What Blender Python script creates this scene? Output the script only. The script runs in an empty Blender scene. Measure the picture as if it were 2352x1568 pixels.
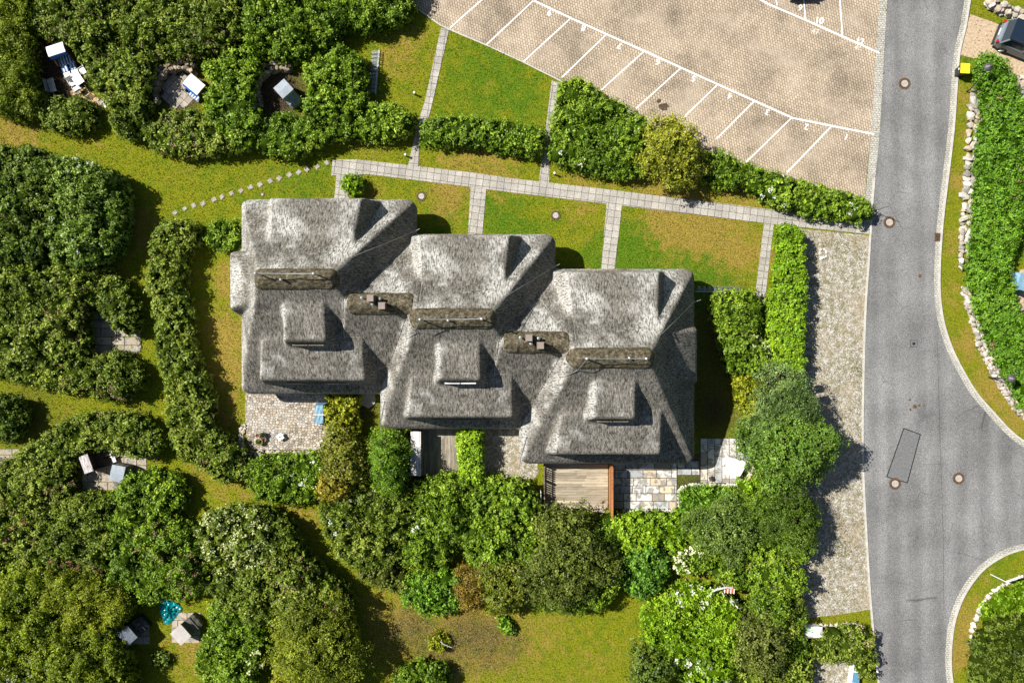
import bpy, bmesh, math, random
import numpy as np
from mathutils import Vector, Matrix
random.seed(7)
RNG = np.random.default_rng(11)
sc = bpy.context.scene
COL = sc.collection
# ---------------------------------------------------------------- camera / light
H = 58.5            # drone height in metres
S = 0.032           # metres on the ground for one unit of the survey grid (2352 x 1568)
cam_d = bpy.data.cameras.new('camera'); cam = bpy.data.objects.new('camera', cam_d); COL.objects.link(cam)
cam.location = (0, 0, H); cam_d.lens = 28; cam_d.sensor_width = 36; cam_d.clip_end = 1500; cam_d.clip_start = 0.5
sc.camera = cam
ELEV = math.radians(47.7); AZ = math.radians(-22.3)     # light travels towards AZ
d = Vector((math.cos(ELEV)*math.cos(AZ), math.cos(ELEV)*math.sin(AZ), -math.sin(ELEV)))
sun_d = bpy.data.lights.new('sun', 'SUN'); sun = bpy.data.objects.new('sun', sun_d); COL.objects.link(sun)
sun.rotation_euler = d.to_track_quat('-Z', 'Y').to_euler(); sun.location = (-40, 16, 60)
sun_d.energy = 5.0; sun_d.angle = math.radians(0.5); sun_d.color = (1.0, 0.955, 0.88)
w = bpy.data.worlds.new('World'); sc.world = w; w.use_nodes = True
nt = w.node_tree; bg = nt.nodes['Background']
sky = nt.nodes.new('ShaderNodeTexSky'); sky.sky_type = 'NISHITA'; sky.sun_disc = False
sky.sun_elevation = ELEV; sky.sun_rotation = math.atan2(-d.x, -d.y)
nt.links.new(sky.outputs[0], bg.inputs[0]); bg.inputs[1].default_value = 0.05
sc.view_settings.view_transform = 'Standard'; sc.view_settings.look = 'None'
sc.view_settings.exposure = 0.72; sc.view_settings.gamma = 1.0
try: sc.cycles.max_bounces = 5; sc.cycles.diffuse_bounces = 3
except Exception: pass

# ---------------------------------------------------------------- coordinates
def T(u, v, h=0.0):
    """world x, y of the point that stands at height h on the sight line of survey point (u, v)"""
    k = (H-h)/H
    return ((u-1176)*S*k, -(v-784)*S*k)
def G(u, v):            # true plan coordinates
    return ((u-1176)*S, -(v-784)*S)

# ---------------------------------------------------------------- materials
MATS = {}
class NB:
    def __init__(s, name):
        s.m = bpy.data.materials.new(name); s.m.use_nodes = True; s.t = s.m.node_tree
        s.b = s.t.nodes['Principled BSDF']; s.tc = s.t.nodes.new('ShaderNodeTexCoord')
        s.co = s.tc.outputs['Object']
        MATS[name] = s.m
    def n(s, typ, **kw):
        x = s.t.nodes.new(typ)
        for k, v in kw.items(): setattr(x, k, v)
        return x
    def link(s, a, b): s.t.links.new(a, b)
    def set(s, sock, v):
        if hasattr(v, 'is_linked') or hasattr(v, 'links'): s.link(v, sock)
        else:
            if isinstance(v, (tuple, list)) and len(v) == 3 and sock.type == 'RGBA': v = (*v, 1)
            sock.default_value = v
    def noise(s, scale, detail=4, rough=.55, vec=None, dist=0):
        x = s.n('ShaderNodeTexNoise'); x.inputs['Scale'].default_value = scale; x.inputs['Detail'].default_value = detail
        x.inputs['Roughness'].default_value = rough; x.inputs['Distortion'].default_value = dist
        s.link(vec or s.co, x.inputs['Vector']); return x.outputs['Fac']
    def voro(s, scale, feature='F1', vec=None, rnd=1.0, out='Distance'):
        x = s.n('ShaderNodeTexVoronoi', feature=feature); x.inputs['Scale'].default_value = scale
        x.inputs['Randomness'].default_value = rnd; s.link(vec or s.co, x.inputs['Vector']); return x.outputs[out]
    def map(s, scale=(1,1,1), rot=0, loc=(0,0,0), vec=None):
        x = s.n('ShaderNodeMapping'); x.inputs['Scale'].default_value = scale; x.inputs['Rotation'].default_value = (0,0,rot)
        x.inputs['Location'].default_value = loc; s.link(vec or s.co, x.inputs['Vector']); return x.outputs[0]
    def ramp(s, fac, stops):
        x = s.n('ShaderNodeValToRGB'); e = x.color_ramp.elements
        while len(e) < len(stops): e.new(.5)
        for i, (p, c) in enumerate(stops):
            e[i].position = p; e[i].color = (*c, 1) if isinstance(c, tuple) else (c, c, c, 1)
        s.link(fac, x.inputs[0]); return x.outputs[0]
    def mix(s, fac, a, b, mode='MIX'):
        x = s.n('ShaderNodeMix', data_type='RGBA', blend_type=mode)
        s.set(x.inputs[0], fac); s.set(x.inputs[6], a); s.set(x.inputs[7], b); return x.outputs[2]
    def math(s, op, a, b=0.0, clamp=False):
        x = s.n('ShaderNodeMath', operation=op); x.use_clamp = clamp
        s.set(x.inputs[0], a); s.set(x.inputs[1], b); return x.outputs[0]
    def attr(s, name, out='Color'):
        x = s.n('ShaderNodeAttribute', attribute_name=name); return x.outputs[out]
    def brick(s, vec, w, h, mortar, off=.5, c1=(.8,.8,.8), c2=(.5,.5,.5), cm=(0,0,0), smooth=.1, bias=0.0):
        x = s.n('ShaderNodeTexBrick'); x.offset = off; x.squash = 1
        i = x.inputs; s.link(vec, i['Vector']); i['Scale'].default_value = 1
        i['Brick Width'].default_value = w; i['Row Height'].default_value = h; i['Mortar Size'].default_value = mortar
        i['Mortar Smooth'].default_value = smooth; i['Bias'].default_value = bias
        i['Color1'].default_value = (*c1,1); i['Color2'].default_value = (*c2,1); i['Mortar'].default_value = (*cm,1)
        return x.outputs['Color'], x.outputs['Fac']
    def fin(s, col, rough=.8, bump=None, bs=.3, bd=.02, spec=.3, metal=0):
        s.set(s.b.inputs['Base Color'], col); s.set(s.b.inputs['Roughness'], rough)
        s.b.inputs['Specular IOR Level'].default_value = spec; s.b.inputs['Metallic'].default_value = metal
        if bump is not None:
            x = s.n('ShaderNodeBump'); x.inputs['Strength'].default_value = bs; x.inputs['Distance'].default_value = bd
            s.link(bump, x.inputs['Height']); s.link(x.outputs[0], s.b.inputs['Normal'])
        return s.m

def plain(name, c, rough=.6, spec=.4, metal=0, var=.25, scale=6, bump=.15):
    m = NB(name); f = m.noise(scale, 5)
    c2 = tuple(x*(1-var) for x in c); c1 = tuple(min(1, x*(1+var*.4)) for x in c)
    return m.fin(m.ramp(f, [(.3, c2), (.7, c1)]), rough, m.noise(scale*6, 3), bump, .01, spec, metal)

# lawn: 'lawn' attribute  r = dryness, g = lushness, b = bare soil
m = NB('lawn_grass')
at = m.n('ShaderNodeAttribute', attribute_name='lawn'); sep = m.n('ShaderNodeSeparateColor'); m.link(at.outputs['Color'], sep.inputs[0])
big = m.noise(.35, 4, .6); mid = m.noise(1.6, 5, .65); fine = m.noise(14, 5, .75); vf = m.noise(34, 3, .7)
dry = m.math('ADD', m.math('ADD', sep.outputs[0], m.math('MULTIPLY', m.math('SUBTRACT', m.noise(1.3, 6, .75), .5), 3.0)), m.math('MULTIPLY', m.math('SUBTRACT', big, .5), 1.2))
lush = m.math('ADD', sep.outputs[1], m.math('MULTIPLY', m.math('SUBTRACT', m.noise(1.0, 6, .7, m.map(loc=(30, 9, 0))), .5), 2.6))
c0 = m.mix(m.ramp(lush, [(.10, 0.0), (.80, 1.0)]), (.225, .245, .010), (.100, .195, .008))
c1 = m.mix(m.ramp(dry, [(.45, 0.0), (1.1, 1.0)]), c0, (.33, .245, .045))
c1 = m.mix(m.ramp(m.noise(4, 6, .8, m.map(loc=(7, 3, 0))), [(.54, 0.0), (.68, .7)]), c1, (.27, .22, .05))
c1 = m.mix(m.ramp(m.noise(3, 6, .8, m.map(loc=(17, 3, 0))), [(.56, 0.0), (.70, .7)]), c1, (.055, .11, .01))
c2 = m.mix(sep.outputs[2], c1, m.ramp(m.noise(9, 5, .7), [(.3, (.030, .022, .014)), (.75, (.13, .095, .06))]))
c3 = m.mix(1.0, c2, m.ramp(m.noise(9, 6, .85), [(.34, .28), (.5, 1.0), (.66, 1.6)]), 'MULTIPLY')
m.fin(c3, .9, m.noise(14, 5, .85), 1.0, .14, .1)

# thatch: reed streaks along the fall line, lichen with painted sunlight, moss
def thatch(name, tint, seed):
    m = NB(name)
    g = m.n('ShaderNodeNewGeometry'); sp = m.n('ShaderNodeSeparateXYZ'); m.link(g.outputs['Normal'], sp.inputs[0])
    fx = m.math('SUBTRACT', m.math('ABSOLUTE', sp.outputs[0]), m.math('ABSOLUTE', sp.outputs[1]))
    f = m.ramp(fx, [(.0, 0.0), (.12, 1.0)])
    A = m.map((11, 3.0, 2.5), loc=(seed, 0, 0)); B = m.map((3.0, 11, 2.5), loc=(seed, 5, 0))
    vec = m.mix(f, A, B)
    st = m.noise(1.0, 5, .75, vec); st2 = m.noise(2.6, 4, .8, vec)
    lich_sun = m.noise(.30, 5, .68, m.map(loc=(seed*3, seed, 0)))
    spk = m.noise(1.1, 4, .7, vec)
    dark = tuple(x*.13 for x in tint); mid_ = tuple(x*.55 for x in tint); lite = tuple(min(1, x*1.5) for x in tint)
    base = m.ramp(st, [(.35, dark), (.45, mid_), (.55, tint), (.70, lite)])
    base = m.mix(1.0, base, m.ramp(st2, [(.36, .35), (.50, 1.0), (.66, 1.35)]), 'MULTIPLY')
    base = m.mix(1.0, base, m.ramp(m.noise(.5, 4, .65, m.map(loc=(seed, 70, 0))), [(.3, .72), (.5, .95), (.68, 1.2)]), 'MULTIPLY')
    # sunlit brightness of sides facing upper left, painted in as more lichen
    sun_bias = m.math('ADD', m.math('MULTIPLY', sp.outputs[0], -.16), m.math('MULTIPLY', sp.outputs[1], .12)); lich_sun = m.math('ADD', lich_sun, sun_bias)
    # pale lichen patches, thickened as painted sunlight on sunward sides; brown-green moss elsewhere
    wh = m.math('MULTIPLY', m.ramp(lich_sun, [(.52, 0.0), (.66, 1.0)]), m.ramp(spk, [(.43, 0.0), (.53, .9)]))
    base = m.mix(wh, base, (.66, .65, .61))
    mo = m.math('MULTIPLY', m.ramp(m.noise(.55, 4, .7, m.map(loc=(seed, 40, 0))), [(.5, 0.0), (.68, 1.0)]), m.ramp(m.noise(4.5, 4, .7), [(.48, 0.0), (.6, .8)]))
    base = m.mix(mo, base, (.055, .050, .026))
    m.fin(base, .95, m.math('ADD', st, m.math('MULTIPLY', st2, .8)), 1.0, .10, .1)
    return m.m
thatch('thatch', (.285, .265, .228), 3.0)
m = NB('ridge_turf'); a = m.noise(5, 5, .75); b_ = m.noise(1.1, 4, .6)
cc = m.ramp(a, [(.34, (.025, .021, .013)), (.5, (.115, .095, .062)), (.66, (.27, .235, .165))])
cc = m.mix(m.ramp(b_, [(.5, 0.0), (.7, .5)]), cc, (.065, .065, .025)); m.fin(cc, .95, m.noise(8, 5, .8), 1.0, .12, .1)
m = NB('asphalt'); p = m.noise(30, 4, .85); q = m.noise(.22, 4, .6); sp_ = m.voro(13)
cc = m.ramp(p, [(.38, (.065, .065, .066)), (.5, (.152, .151, .150)), (.61, (.37, .365, .355))])
cc = m.mix(1.0, cc, m.ramp(q, [(.3, .72), (.5, .97), (.7, 1.22)]), 'MULTIPLY')
st = m.noise(.8, 3, .6, m.map((1.0, .09, 1), rot=.0)); cc = m.mix(1.0, cc, m.ramp(st, [(.35, .88), (.65, 1.12)]), 'MULTIPLY')
cc = m.mix(m.ramp(m.noise(3, 6, .8), [(.66, 0.0), (.8, .45)]), cc, (.36, .34, .31))
stn = m.n('ShaderNodeVectorMath', operation='DISTANCE'); m.link(m.map((1, .45, 1)), stn.inputs[0]); stn.inputs[1].default_value = (30.4, -2.4, 0)
cc = m.mix(m.math('MULTIPLY', m.ramp(stn.outputs['Value'], [(.25, 1.0), (.95, 0.0)]), m.ramp(m.noise(2.5, 6, .8), [(.35, .0), (.6, .8)])), cc, (.07, .07, .07))
trk = m.n('ShaderNodeTexWave', wave_type='BANDS', bands_direction='X'); trk.inputs['Scale'].default_value = .19; trk.inputs['Distortion'].default_value = 1.2; trk.inputs['Detail Scale'].default_value = .15; m.link(m.co, trk.inputs[0])
cc = m.mix(1.0, cc, m.ramp(trk.outputs['Fac'], [(0, .90), (1, 1.09)]), 'MULTIPLY')
crk = m.voro(.33, feature='DISTANCE_TO_EDGE', vec=m.mix(.25, m.co, m.n('ShaderNodeTexNoise').outputs['Color'])); cc = m.mix(m.math('MULTIPLY', m.ramp(crk, [(.0, .8), (.006, 0.0)]), m.ramp(m.noise(.25, 3), [(.52, 0.0), (.6, 1.0)])), cc, (.05, .05, .05))
m.fin(cc, .85, m.noise(60, 3, .8), .5, .01, .2)
plain('asphalt_patch', (.155, .157, .157), .8, .2, 0, .3, 9)
plain('bitumen', (.018, .018, .018), .6, .4)
# parking pavers
m = NB('parking_pavers'); vec = m.map(rot=math.radians(80), vec=m.mix(.012, m.co, m.n('ShaderNodeTexNoise').outputs['Color']))
bc, bf = m.brick(vec, .25, .175, .024, .5, (.49, .40, .295), (.38, .305, .22), (.085, .068, .048), .7)
gr = m.noise(.35, 5, .65); gr2 = m.noise(1.4, 5, .7)
sand = m.ramp(m.noise(.30, 5, .7, m.map(loc=(11, 4, 0))), [(.5, 0.0), (.68, .6)])
cc = m.mix(1.0, bc, m.ramp(gr, [(.28, .55), (.5, .95), (.7, 1.2)]), 'MULTIPLY')
cc = m.mix(m.ramp(gr2, [(.55, 0.0), (.78, .6)]), cc, (.15, .125, .09))
cc = m.mix(sand, cc, (.45, .375, .285)); cc = m.mix(1.0, cc, m.ramp(m.noise(18, 4, .8), [(.3, .62), (.7, 1.3)]), 'MULTIPLY')
m.fin(cc, .9, bf, -.5, .02, .2)
# small square concrete pavers with exposed grit
def paver(name, w_, h_, off, rot, c1, c2, cm, mort=.018, grit=.5):
    m = NB(name); vec = m.map(rot=rot)
    bc, bf = m.brick(vec, w_, h_, mort, off, c1, c2, cm, .3)
    cc = m.mix(1.0, bc, m.ramp(m.noise(20, 4, .85), [(.36, 1-grit*1.2), (.5, 1.0), (.66, 1+grit*.5)]), 'MULTIPLY')
    cc = m.mix(1.0, cc, m.ramp(m.noise(.7, 4, .6), [(.3, .8), (.7, 1.12)]), 'MULTIPLY')
    return m.fin(cc, .9, bf, -.4, .02, .2)
paver('path_pavers', .52, .5, 0, math.radians(7.5), (.44, .415, .37), (.35, .33, .295), (.12, .10, .07), .02, .8)
paver('kerb_setts', .22, .16, .5, math.radians(4), (.50, .485, .44), (.41, .395, .36), (.16, .145, .11), .016, .35)
m = NB('cobbles'); vw = m.map((1, 1.15, 1), rot=.05); vc = m.voro(4.6, out='Color', vec=vw, rnd=.75); ve = m.voro(4.6, feature='DISTANCE_TO_EDGE', vec=vw, rnd=.75); bw = m.n('ShaderNodeRGBToBW'); m.link(vc, bw.inputs[0])
cc = m.ramp(bw.outputs[0], [(.15, (.22, .20, .18)), (.4, (.38, .30, .20)), (.6, (.46, .40, .32)), (.85, (.50, .47, .43))]); cc = m.mix(m.ramp(ve, [(.03, 1.0), (.08, 0.0)]), cc, (.055, .045, .03))
cc = m.mix(1.0, cc, m.ramp(m.noise(14, 5, .85), [(.34, .5), (.5, 1.0), (.66, 1.3)]), 'MULTIPLY'); cc = m.mix(m.ramp(m.noise(.8, 4, .6), [(.45, 0.0), (.65, .35)]), cc, (.50, .50, .49)); m.fin(cc, .9, m.ramp(ve, [(.02, 0.0), (.12, 1.0)]), .6, .03, .2)
paver('slabs', .85, .8, .5, .05, (.42, .36, .28), (.30, .27, .22), (.05, .04, .03), .035, .3)
plain('concrete', (.42, .40, .36), .9, .2, 0, .3, 5)
plain('kerb_concrete', (.46, .445, .40), .9, .2, 0, .2, 3)
m = NB('stepping_concrete'); m.fin(m.mix(m.ramp(m.noise(5, 5, .8), [(.50, 0.0), (.62, .8)]), m.ramp(m.noise(16, 4, .8), [(.35, (.20, .18, .15)), (.6, (.44, .41, .36))]), (.12, .12, .03)), .9, m.noise(20, 3), .3, .02, .2)
m = NB('gravel'); v1 = m.voro(17, out='Color'); vd = m.voro(17); vv = m.n('ShaderNodeRGBToBW'); m.link(v1, vv.inputs[0])
cc = m.ramp(vv.outputs[0], [(.1, (.11, .10, .08)), (.42, (.29, .265, .225)), (.85, (.58, .55, .49))])
cc = m.mix(m.ramp(m.noise(2.2, 6, .8), [(.45, 0.0), (.58, .8)]), cc, m.ramp(m.noise(9, 5, .8), [(.40, (.055, .06, .012)), (.60, (.25, .205, .09))]))
cc = m.mix(m.ramp(m.noise(.4, 4, .6, m.map(loc=(3, 8, 0))), [(.50, 0.0), (.7, .5)]), cc, (.33, .26, .17))
cc = m.mix(m.ramp(m.noise(5, 5, .8, m.map(loc=(9, 1, 0))), [(.60, 0.0), (.66, .9)]), cc, (.09, .075, .05))
m.fin(cc, .9, vd, -.9, .07, .2)
m = NB('sand_drive'); cc = m.ramp(m.noise(6, 6, .75), [(.3, (.22, .155, .095)), (.5, (.42, .32, .215)), (.7, (.54, .44, .32))])
holes = m.ramp(m.voro(3.3), [(.12, .35), (.2, 1.0)]); cc = m.mix(1.0, cc, holes, 'MULTIPLY'); m.fin(cc, .95, m.noise(20, 4), .5, .03, .1)
m = NB('soil'); m.fin(m.ramp(m.noise(7, 6, .75), [(.3, (.035, .025, .016)), (.55, (.10, .072, .048)), (.75, (.21, .16, .11))]), .95, m.noise(16, 4), .8, .05, .1)
m = NB('stone'); at = m.n('ShaderNodeObjectInfo'); vc = m.attr('Col')
cc = m.mix(1.0, vc, m.ramp(m.noise(9, 5, .7), [(.3, .55), (.55, 1.0), (.75, 1.25)]), 'MULTIPLY'); m.fin(cc, .9, m.noise(14, 4), .5, .03, .2)
m = NB('flag'); vc = m.attr('Col'); bl = m.ramp(m.noise(2.3, 3, .55, dist=.6), [(.50, 0.0), (.53, .85)])
cc = m.mix(bl, vc, m.ramp(m.noise(5, 3), [(.35, (.15, .17, .19)), (.65, (.31, .28, .22))])); m.fin(cc, .8, m.noise(20, 3), .15, .01, .3)
m = NB('road_paint'); cc = m.ramp(m.noise(16, 5, .8), [(.26, (.45, .40, .33)), (.42, (.80, .79, .76))]); m.fin(cc, .7, m.noise(30, 3), .2, .01, .3)
m = NB('worn_paint'); f = m.ramp(m.noise(13, 5, .8), [(.42, 0.0), (.56, 1.0)]); m.fin(m.mix(f, (.42, .31, .21), (.72, .68, .62)), .8, None)
# leaves: colour per leaf from 'Col'
def leafmat(name, rough, trans):
    m = NB(name); c = m.attr('Col')
    m.set(m.b.inputs['Base Color'], c); m.b.inputs['Roughness'].default_value = rough; m.b.inputs['Specular IOR Level'].default_value = .35
    tr = m.n('ShaderNodeBsdfTranslucent'); m.link(m.mix(1.0, c, (1.25, 1.5, .5), 'MULTIPLY'), tr.inputs[0])
    mx = m.n('ShaderNodeMixShader'); mx.inputs[0].default_value = trans
    out = m.t.nodes['Material Output']; m.link(m.b.outputs[0], mx.inputs[1]); m.link(tr.outputs[0], mx.inputs[2]); m.link(mx.outputs[0], out.inputs[0])
leafmat('leaf', .5, .22)
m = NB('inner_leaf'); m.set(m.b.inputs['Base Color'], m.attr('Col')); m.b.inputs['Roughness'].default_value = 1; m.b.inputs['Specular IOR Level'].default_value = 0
plain('bark', (.13, .10, .07), .95, .1, 0, .5, 12, .8)
plain('white_paint', (.78, .78, .76), .5, .4, 0, .08, 3); plain('white_fabric', (.74, .73, .70), .85, .2, 0, .12, 2.5)
plain('blue_fabric', (.03, .14, .42), .8, .2); plain('grey_cover', (.25, .29, .33), .6, .4, 0, .2, 2.2, .6)
plain('dark_cover', (.095, .115, .145), .6, .4, 0, .35, 5, .6); plain('cream_cover', (.40, .37, .345), .75, .3, 0, .15, 2)
plain('taupe_cover', (.12, .115, .10), .75, .3); plain('pale_blue_cover', (.17, .31, .42), .6, .4, 0, .25, 3.5, .9)
plain('wicker', (.11, .075, .05), .8, .2, 0, .5, 22, .6); plain('grey_wicker', (.20, .18, .16), .85, .2, 0, .5, 22, .6)
m = NB('weathered_slats'); f = m.noise(1, 5, .8, m.map((20, 3, 5))); m.fin(m.ramp(f, [(.35, (.10, .09, .085)), (.5, (.42, .39, .38)), (.65, (.66, .62, .61))]), .9, f, .4, .02, .1)
m = NB('stripes'); wv = m.n('ShaderNodeTexWave', wave_type='BANDS', bands_direction='X'); wv.inputs['Scale'].default_value = 1.55; m.link(m.co, wv.inputs[0])
m.fin(m.ramp(wv.outputs['Fac'], [(.48, (.03, .13, .38)), (.52, (.66, .67, .68))]), .85, m.noise(20), .1)
def wood(name, c, sx, sy):
    m = NB(name); f = m.noise(1, 5, .75, m.map((sx, sy, 3))); g = m.n('ShaderNodeNewGeometry'); isl = m.ramp(g.outputs['Random Per Island'], [(0, .62), (1, 1.18)])
    return m.fin(m.mix(1.0, isl, m.ramp(f, [(.3, tuple(x*.45 for x in c)), (.5, c), (.7, tuple(min(1, x*1.4) for x in c))]), 'MULTIPLY'), .85, f, .5, .02, .2)
wood('deck_wood', (.37, .315, .23), 1.2, 16); wood('grey_wood', (.30, .26, .205), 14, 1.2); wood('white_wood', (.55, .53, .52), 14, 1.5)
wood('orange_wood', (.36, .155, .055), 8, 1); wood('old_wood', (.20, .165, .13), 10, 2)
plain('metal', (.42, .46, .47), .4, .5, .7, .2); plain('dark_metal', (.055, .055, .06), .5, .5, .3); plain('rust_iron', (.13, .075, .04), .8, .3, .2, .5, 9)
plain('lamp_hood', (.085, .08, .085), .45, .5, .2); plain('cover_concrete', (.38, .34, .29), .9, .2, 0, .2, 5)
plain('brick_wall', (.20, .125, .09), .85, .2, 0, .3, 8); plain('plaster', (.68, .66, .62), .8, .3, 0, .08, 2)
plain('glass', (.03, .04, .05), .08, .6, 0, .1); plain('teal_tarp', (.0, .20, .22), .22, .6, 0, .35, 2.5, .9)
plain('yellow_plastic', (.78, .68, .03), .4, .5, 0, .08); plain('black_plastic', (.022, .024, .024), .45, .5); plain('terracotta', (.30, .19, .11), .8, .3)
plain('car_paint', (.17, .20, .235), .35, .5, .15, .06); plain('car_paint_dark', (.018, .032, .055), .25, .6, .3, .08); plain('tyre', (.02, .02, .02), .8, .3)
plain('red_glass', (.40, .02, .015), .2, .6); plain('blue_glass', (.10, .24, .38), .12, .6, 0, .1); plain('chimney_cap', (.24, .20, .17), .7, .3, 0, .15)
plain('lime_green', (.38, .52, .40), .6, .4); plain('red_cloth', (.42, .12, .06), .8, .2)

# ---------------------------------------------------------------- object helpers
def tag(o, label=None, cat=None, group=None, kind=None):
    if label: o['label'] = label
    if cat: o['category'] = cat
    if group: o['group'] = group
    if kind: o['kind'] = kind
    return o
def empty(name, loc, label, cat, group=None, rz=0):
    o = bpy.data.objects.new(name, None); COL.objects.link(o); o.location = loc; o.rotation_euler = (0, 0, rz)
    return tag(o, label, cat, group)
def wloc(o):
    v = Vector((0, 0, 0))
    while o: v += o.location; o = o.parent
    return v
class MB:
    def __init__(s): s.v = []; s.f = []; s.c = []
    def add(s, vs, fs, col=None):
        n = len(s.v); s.v += [tuple(p) for p in vs]; s.f += [tuple(i+n for i in f) for f in fs]
        s.c += [col or (1, 1, 1)]*len(vs); return s
    def box(s, c, sz, rz=0, tilt=None, col=None, taper=1.0):
        a, b, h = sz[0]/2, sz[1]/2, sz[2]/2
        vs = [Vector((x*(taper if z > 0 else 1), y*(taper if z > 0 else 1), z)) for z in (-h, h) for x, y in ((-a, -b), (a, -b), (a, b), (-a, b))]
        M = Matrix.Rotation(rz, 4, 'Z')
        if tilt: M = M @ Matrix.Rotation(tilt[1], 4, tilt[0])
        vs = [M @ p + Vector(c) for p in vs]
        return s.add(vs, [(3,2,1,0), (4,5,6,7), (0,1,5,4), (1,2,6,5), (2,3,7,6), (3,0,4,7)], col)
    def prism(s, poly, z0, z1, col=None):
        n = len(poly); A = sum(poly[i][0]*poly[(i+1)%n][1]-poly[(i+1)%n][0]*poly[i][1] for i in range(n))
        if A < 0: poly = poly[::-1]
        vs = [(x, y, z0) for x, y in poly]+[(x, y, z1) for x, y in poly]
        fs = [tuple(range(n, 2*n)), tuple(range(n-1, -1, -1))]+[(i, (i+1)%n, n+(i+1)%n, n+i) for i in range(n)]
        return s.add(vs, fs, col)
    def extr(s, prof, y0, y1, col=None):     # profile in x,z extruded along y
        n = len(prof); vs = [(x, y0, z) for x, z in prof]+[(x, y1, z) for x, z in prof]
        return s.add(vs, [tuple(range(n)), tuple(range(2*n-1, n-1, -1))]+[(i, n+i, n+(i+1)%n, (i+1)%n) for i in range(n)], col)
    def tube(s, pts, r, n=6, col=None, r2=None):
        pts = [Vector(p) for p in pts]; vs = []; fs = []; m_ = len(pts)
        for i, p in enumerate(pts):
            t = (pts[min(i+1, m_-1)]-pts[max(i-1, 0)]).normalized()
            a = t.cross(Vector((0, 0, 1)) if abs(t.z) < .9 else Vector((1, 0, 0))).normalized(); b = t.cross(a)
            rr = r if r2 is None else r+(r2-r)*i/(m_-1)
            vs += [p+a*rr*math.cos(2*math.pi*k/n)+b*rr*math.sin(2*math.pi*k/n) for k in range(n)]
        for i in range(m_-1):
            for k in range(n): fs.append((i*n+k, i*n+(k+1)%n, (i+1)*n+(k+1)%n, (i+1)*n+k))
        fs += [tuple(range(n-1, -1, -1)), tuple(range((m_-1)*n, m_*n))]
        return s.add(vs, fs, col)
    def lathe(s, c, prof, n=16, col=None):   # prof: (r, z) bottom to top
        vs = []; fs = []; k = len(prof)
        for r, z in prof: vs += [(c[0]+r*math.cos(2*math.pi*i/n), c[1]+r*math.sin(2*math.pi*i/n), c[2]+z) for i in range(n)]
        for j in range(k-1):
            for i in range(n): fs.append((j*n+i, j*n+(i+1)%n, (j+1)*n+(i+1)%n, (j+1)*n+i))
        fs += [tuple(range(n-1, -1, -1)), tuple(range((k-1)*n, k*n))]
        return s.add(vs, fs, col)
    def stone(s, c, r, col, sq=.6):
        vs = []; n, k = 7, 4
        ph = random.random()*6; q = [random.uniform(.62, 1.18) for _ in range(n)]; el = random.uniform(.6, 1.35); tx, ty = random.uniform(-.3, .3), random.uniform(-.3, .3); ro = random.random()*3.14
        def pt(x, y, z): 
            x *= el**.5; y /= el**.5; z += (x*tx+y*ty)
            return (c[0]+x*math.cos(ro)-y*math.sin(ro), c[1]+x*math.sin(ro)+y*math.cos(ro), c[2]+z)
        vs.append(pt(0, 0, r[2]*.92))
        for j in range(1, k):
            a = math.pi*j/k
            for i in range(n):
                t = 2*math.pi*i/n+ph; w_ = q[i]*random.uniform(.92, 1.08)
                vs.append(pt(r[0]*math.sin(a)**sq*math.cos(t)*w_, r[1]*math.sin(a)**sq*math.sin(t)*w_, r[2]*math.cos(a)*random.uniform(.8, 1.1)))
        vs.append(pt(0, 0, -r[2])); L = len(vs)-1
        fs = [(0, 1+i, 1+(i+1)%n) for i in range(n)]
        for j in range(k-2):
            for i in range(n): fs.append((1+j*n+i, 1+(j+1)*n+i, 1+(j+1)*n+(i+1)%n, 1+j*n+(i+1)%n))
        fs += [(L, 1+(k-2)*n+(i+1)%n, 1+(k-2)*n+i) for i in range(n)]
        return s.add(vs, fs, col)
    def build(s, name, mat, parent=None, local=False, smooth=False, bev=0):
        me = bpy.data.meshes.new(name); off = Vector((0, 0, 0)) if (local or parent is None) else wloc(parent)
        me.from_pydata([(x-off.x, y-off.y, z-off.z) for x, y, z in s.v], [], s.f)
        if any(c != (1, 1, 1) for c in s.c) or mat in ('stone', 'flag'):
            ca = me.color_attributes.new('Col', 'FLOAT_COLOR', 'POINT')
            ca.data.foreach_set('color', np.array([(*c, 1) for c in s.c], dtype=np.float32).ravel())
        bm = bmesh.new(); bm.from_mesh(me)
        big = [f for f in bm.faces if len(f.verts) > 4]
        if big: bmesh.ops.triangulate(bm, faces=big)
        bmesh.ops.recalc_face_normals(bm, faces=bm.faces)
        if bev: bmesh.ops.bevel(bm, geom=[e for e in bm.edges if len(e.link_faces) == 2 and e.calc_face_angle(0) > .5], offset=bev, segments=2, affect='EDGES', clamp_overlap=True)
        bm.to_mesh(me); bm.free()
        if smooth: me.shade_smooth()
        me.materials.append(MATS[mat])
        o = bpy.data.objects.new(name, me); COL.objects.link(o); o.parent = parent
        return o
def tpoly(pts, h=0): return [T(u, v, h) for u, v in pts]
EXCL = []
def sheet(name, pts, z1, mat, z0=-.05, kind='structure', **k):
    EXCL.append(tpoly(pts))
    o = MB().prism(tpoly(pts), z0, z1).build(name, mat); return tag(o, kind=kind)
def copy_tree(o, parent=None):
    c = o.copy(); COL.objects.link(c); c.parent = parent
    for ch in list(o.children): copy_tree(ch, c)
    return c
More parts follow.
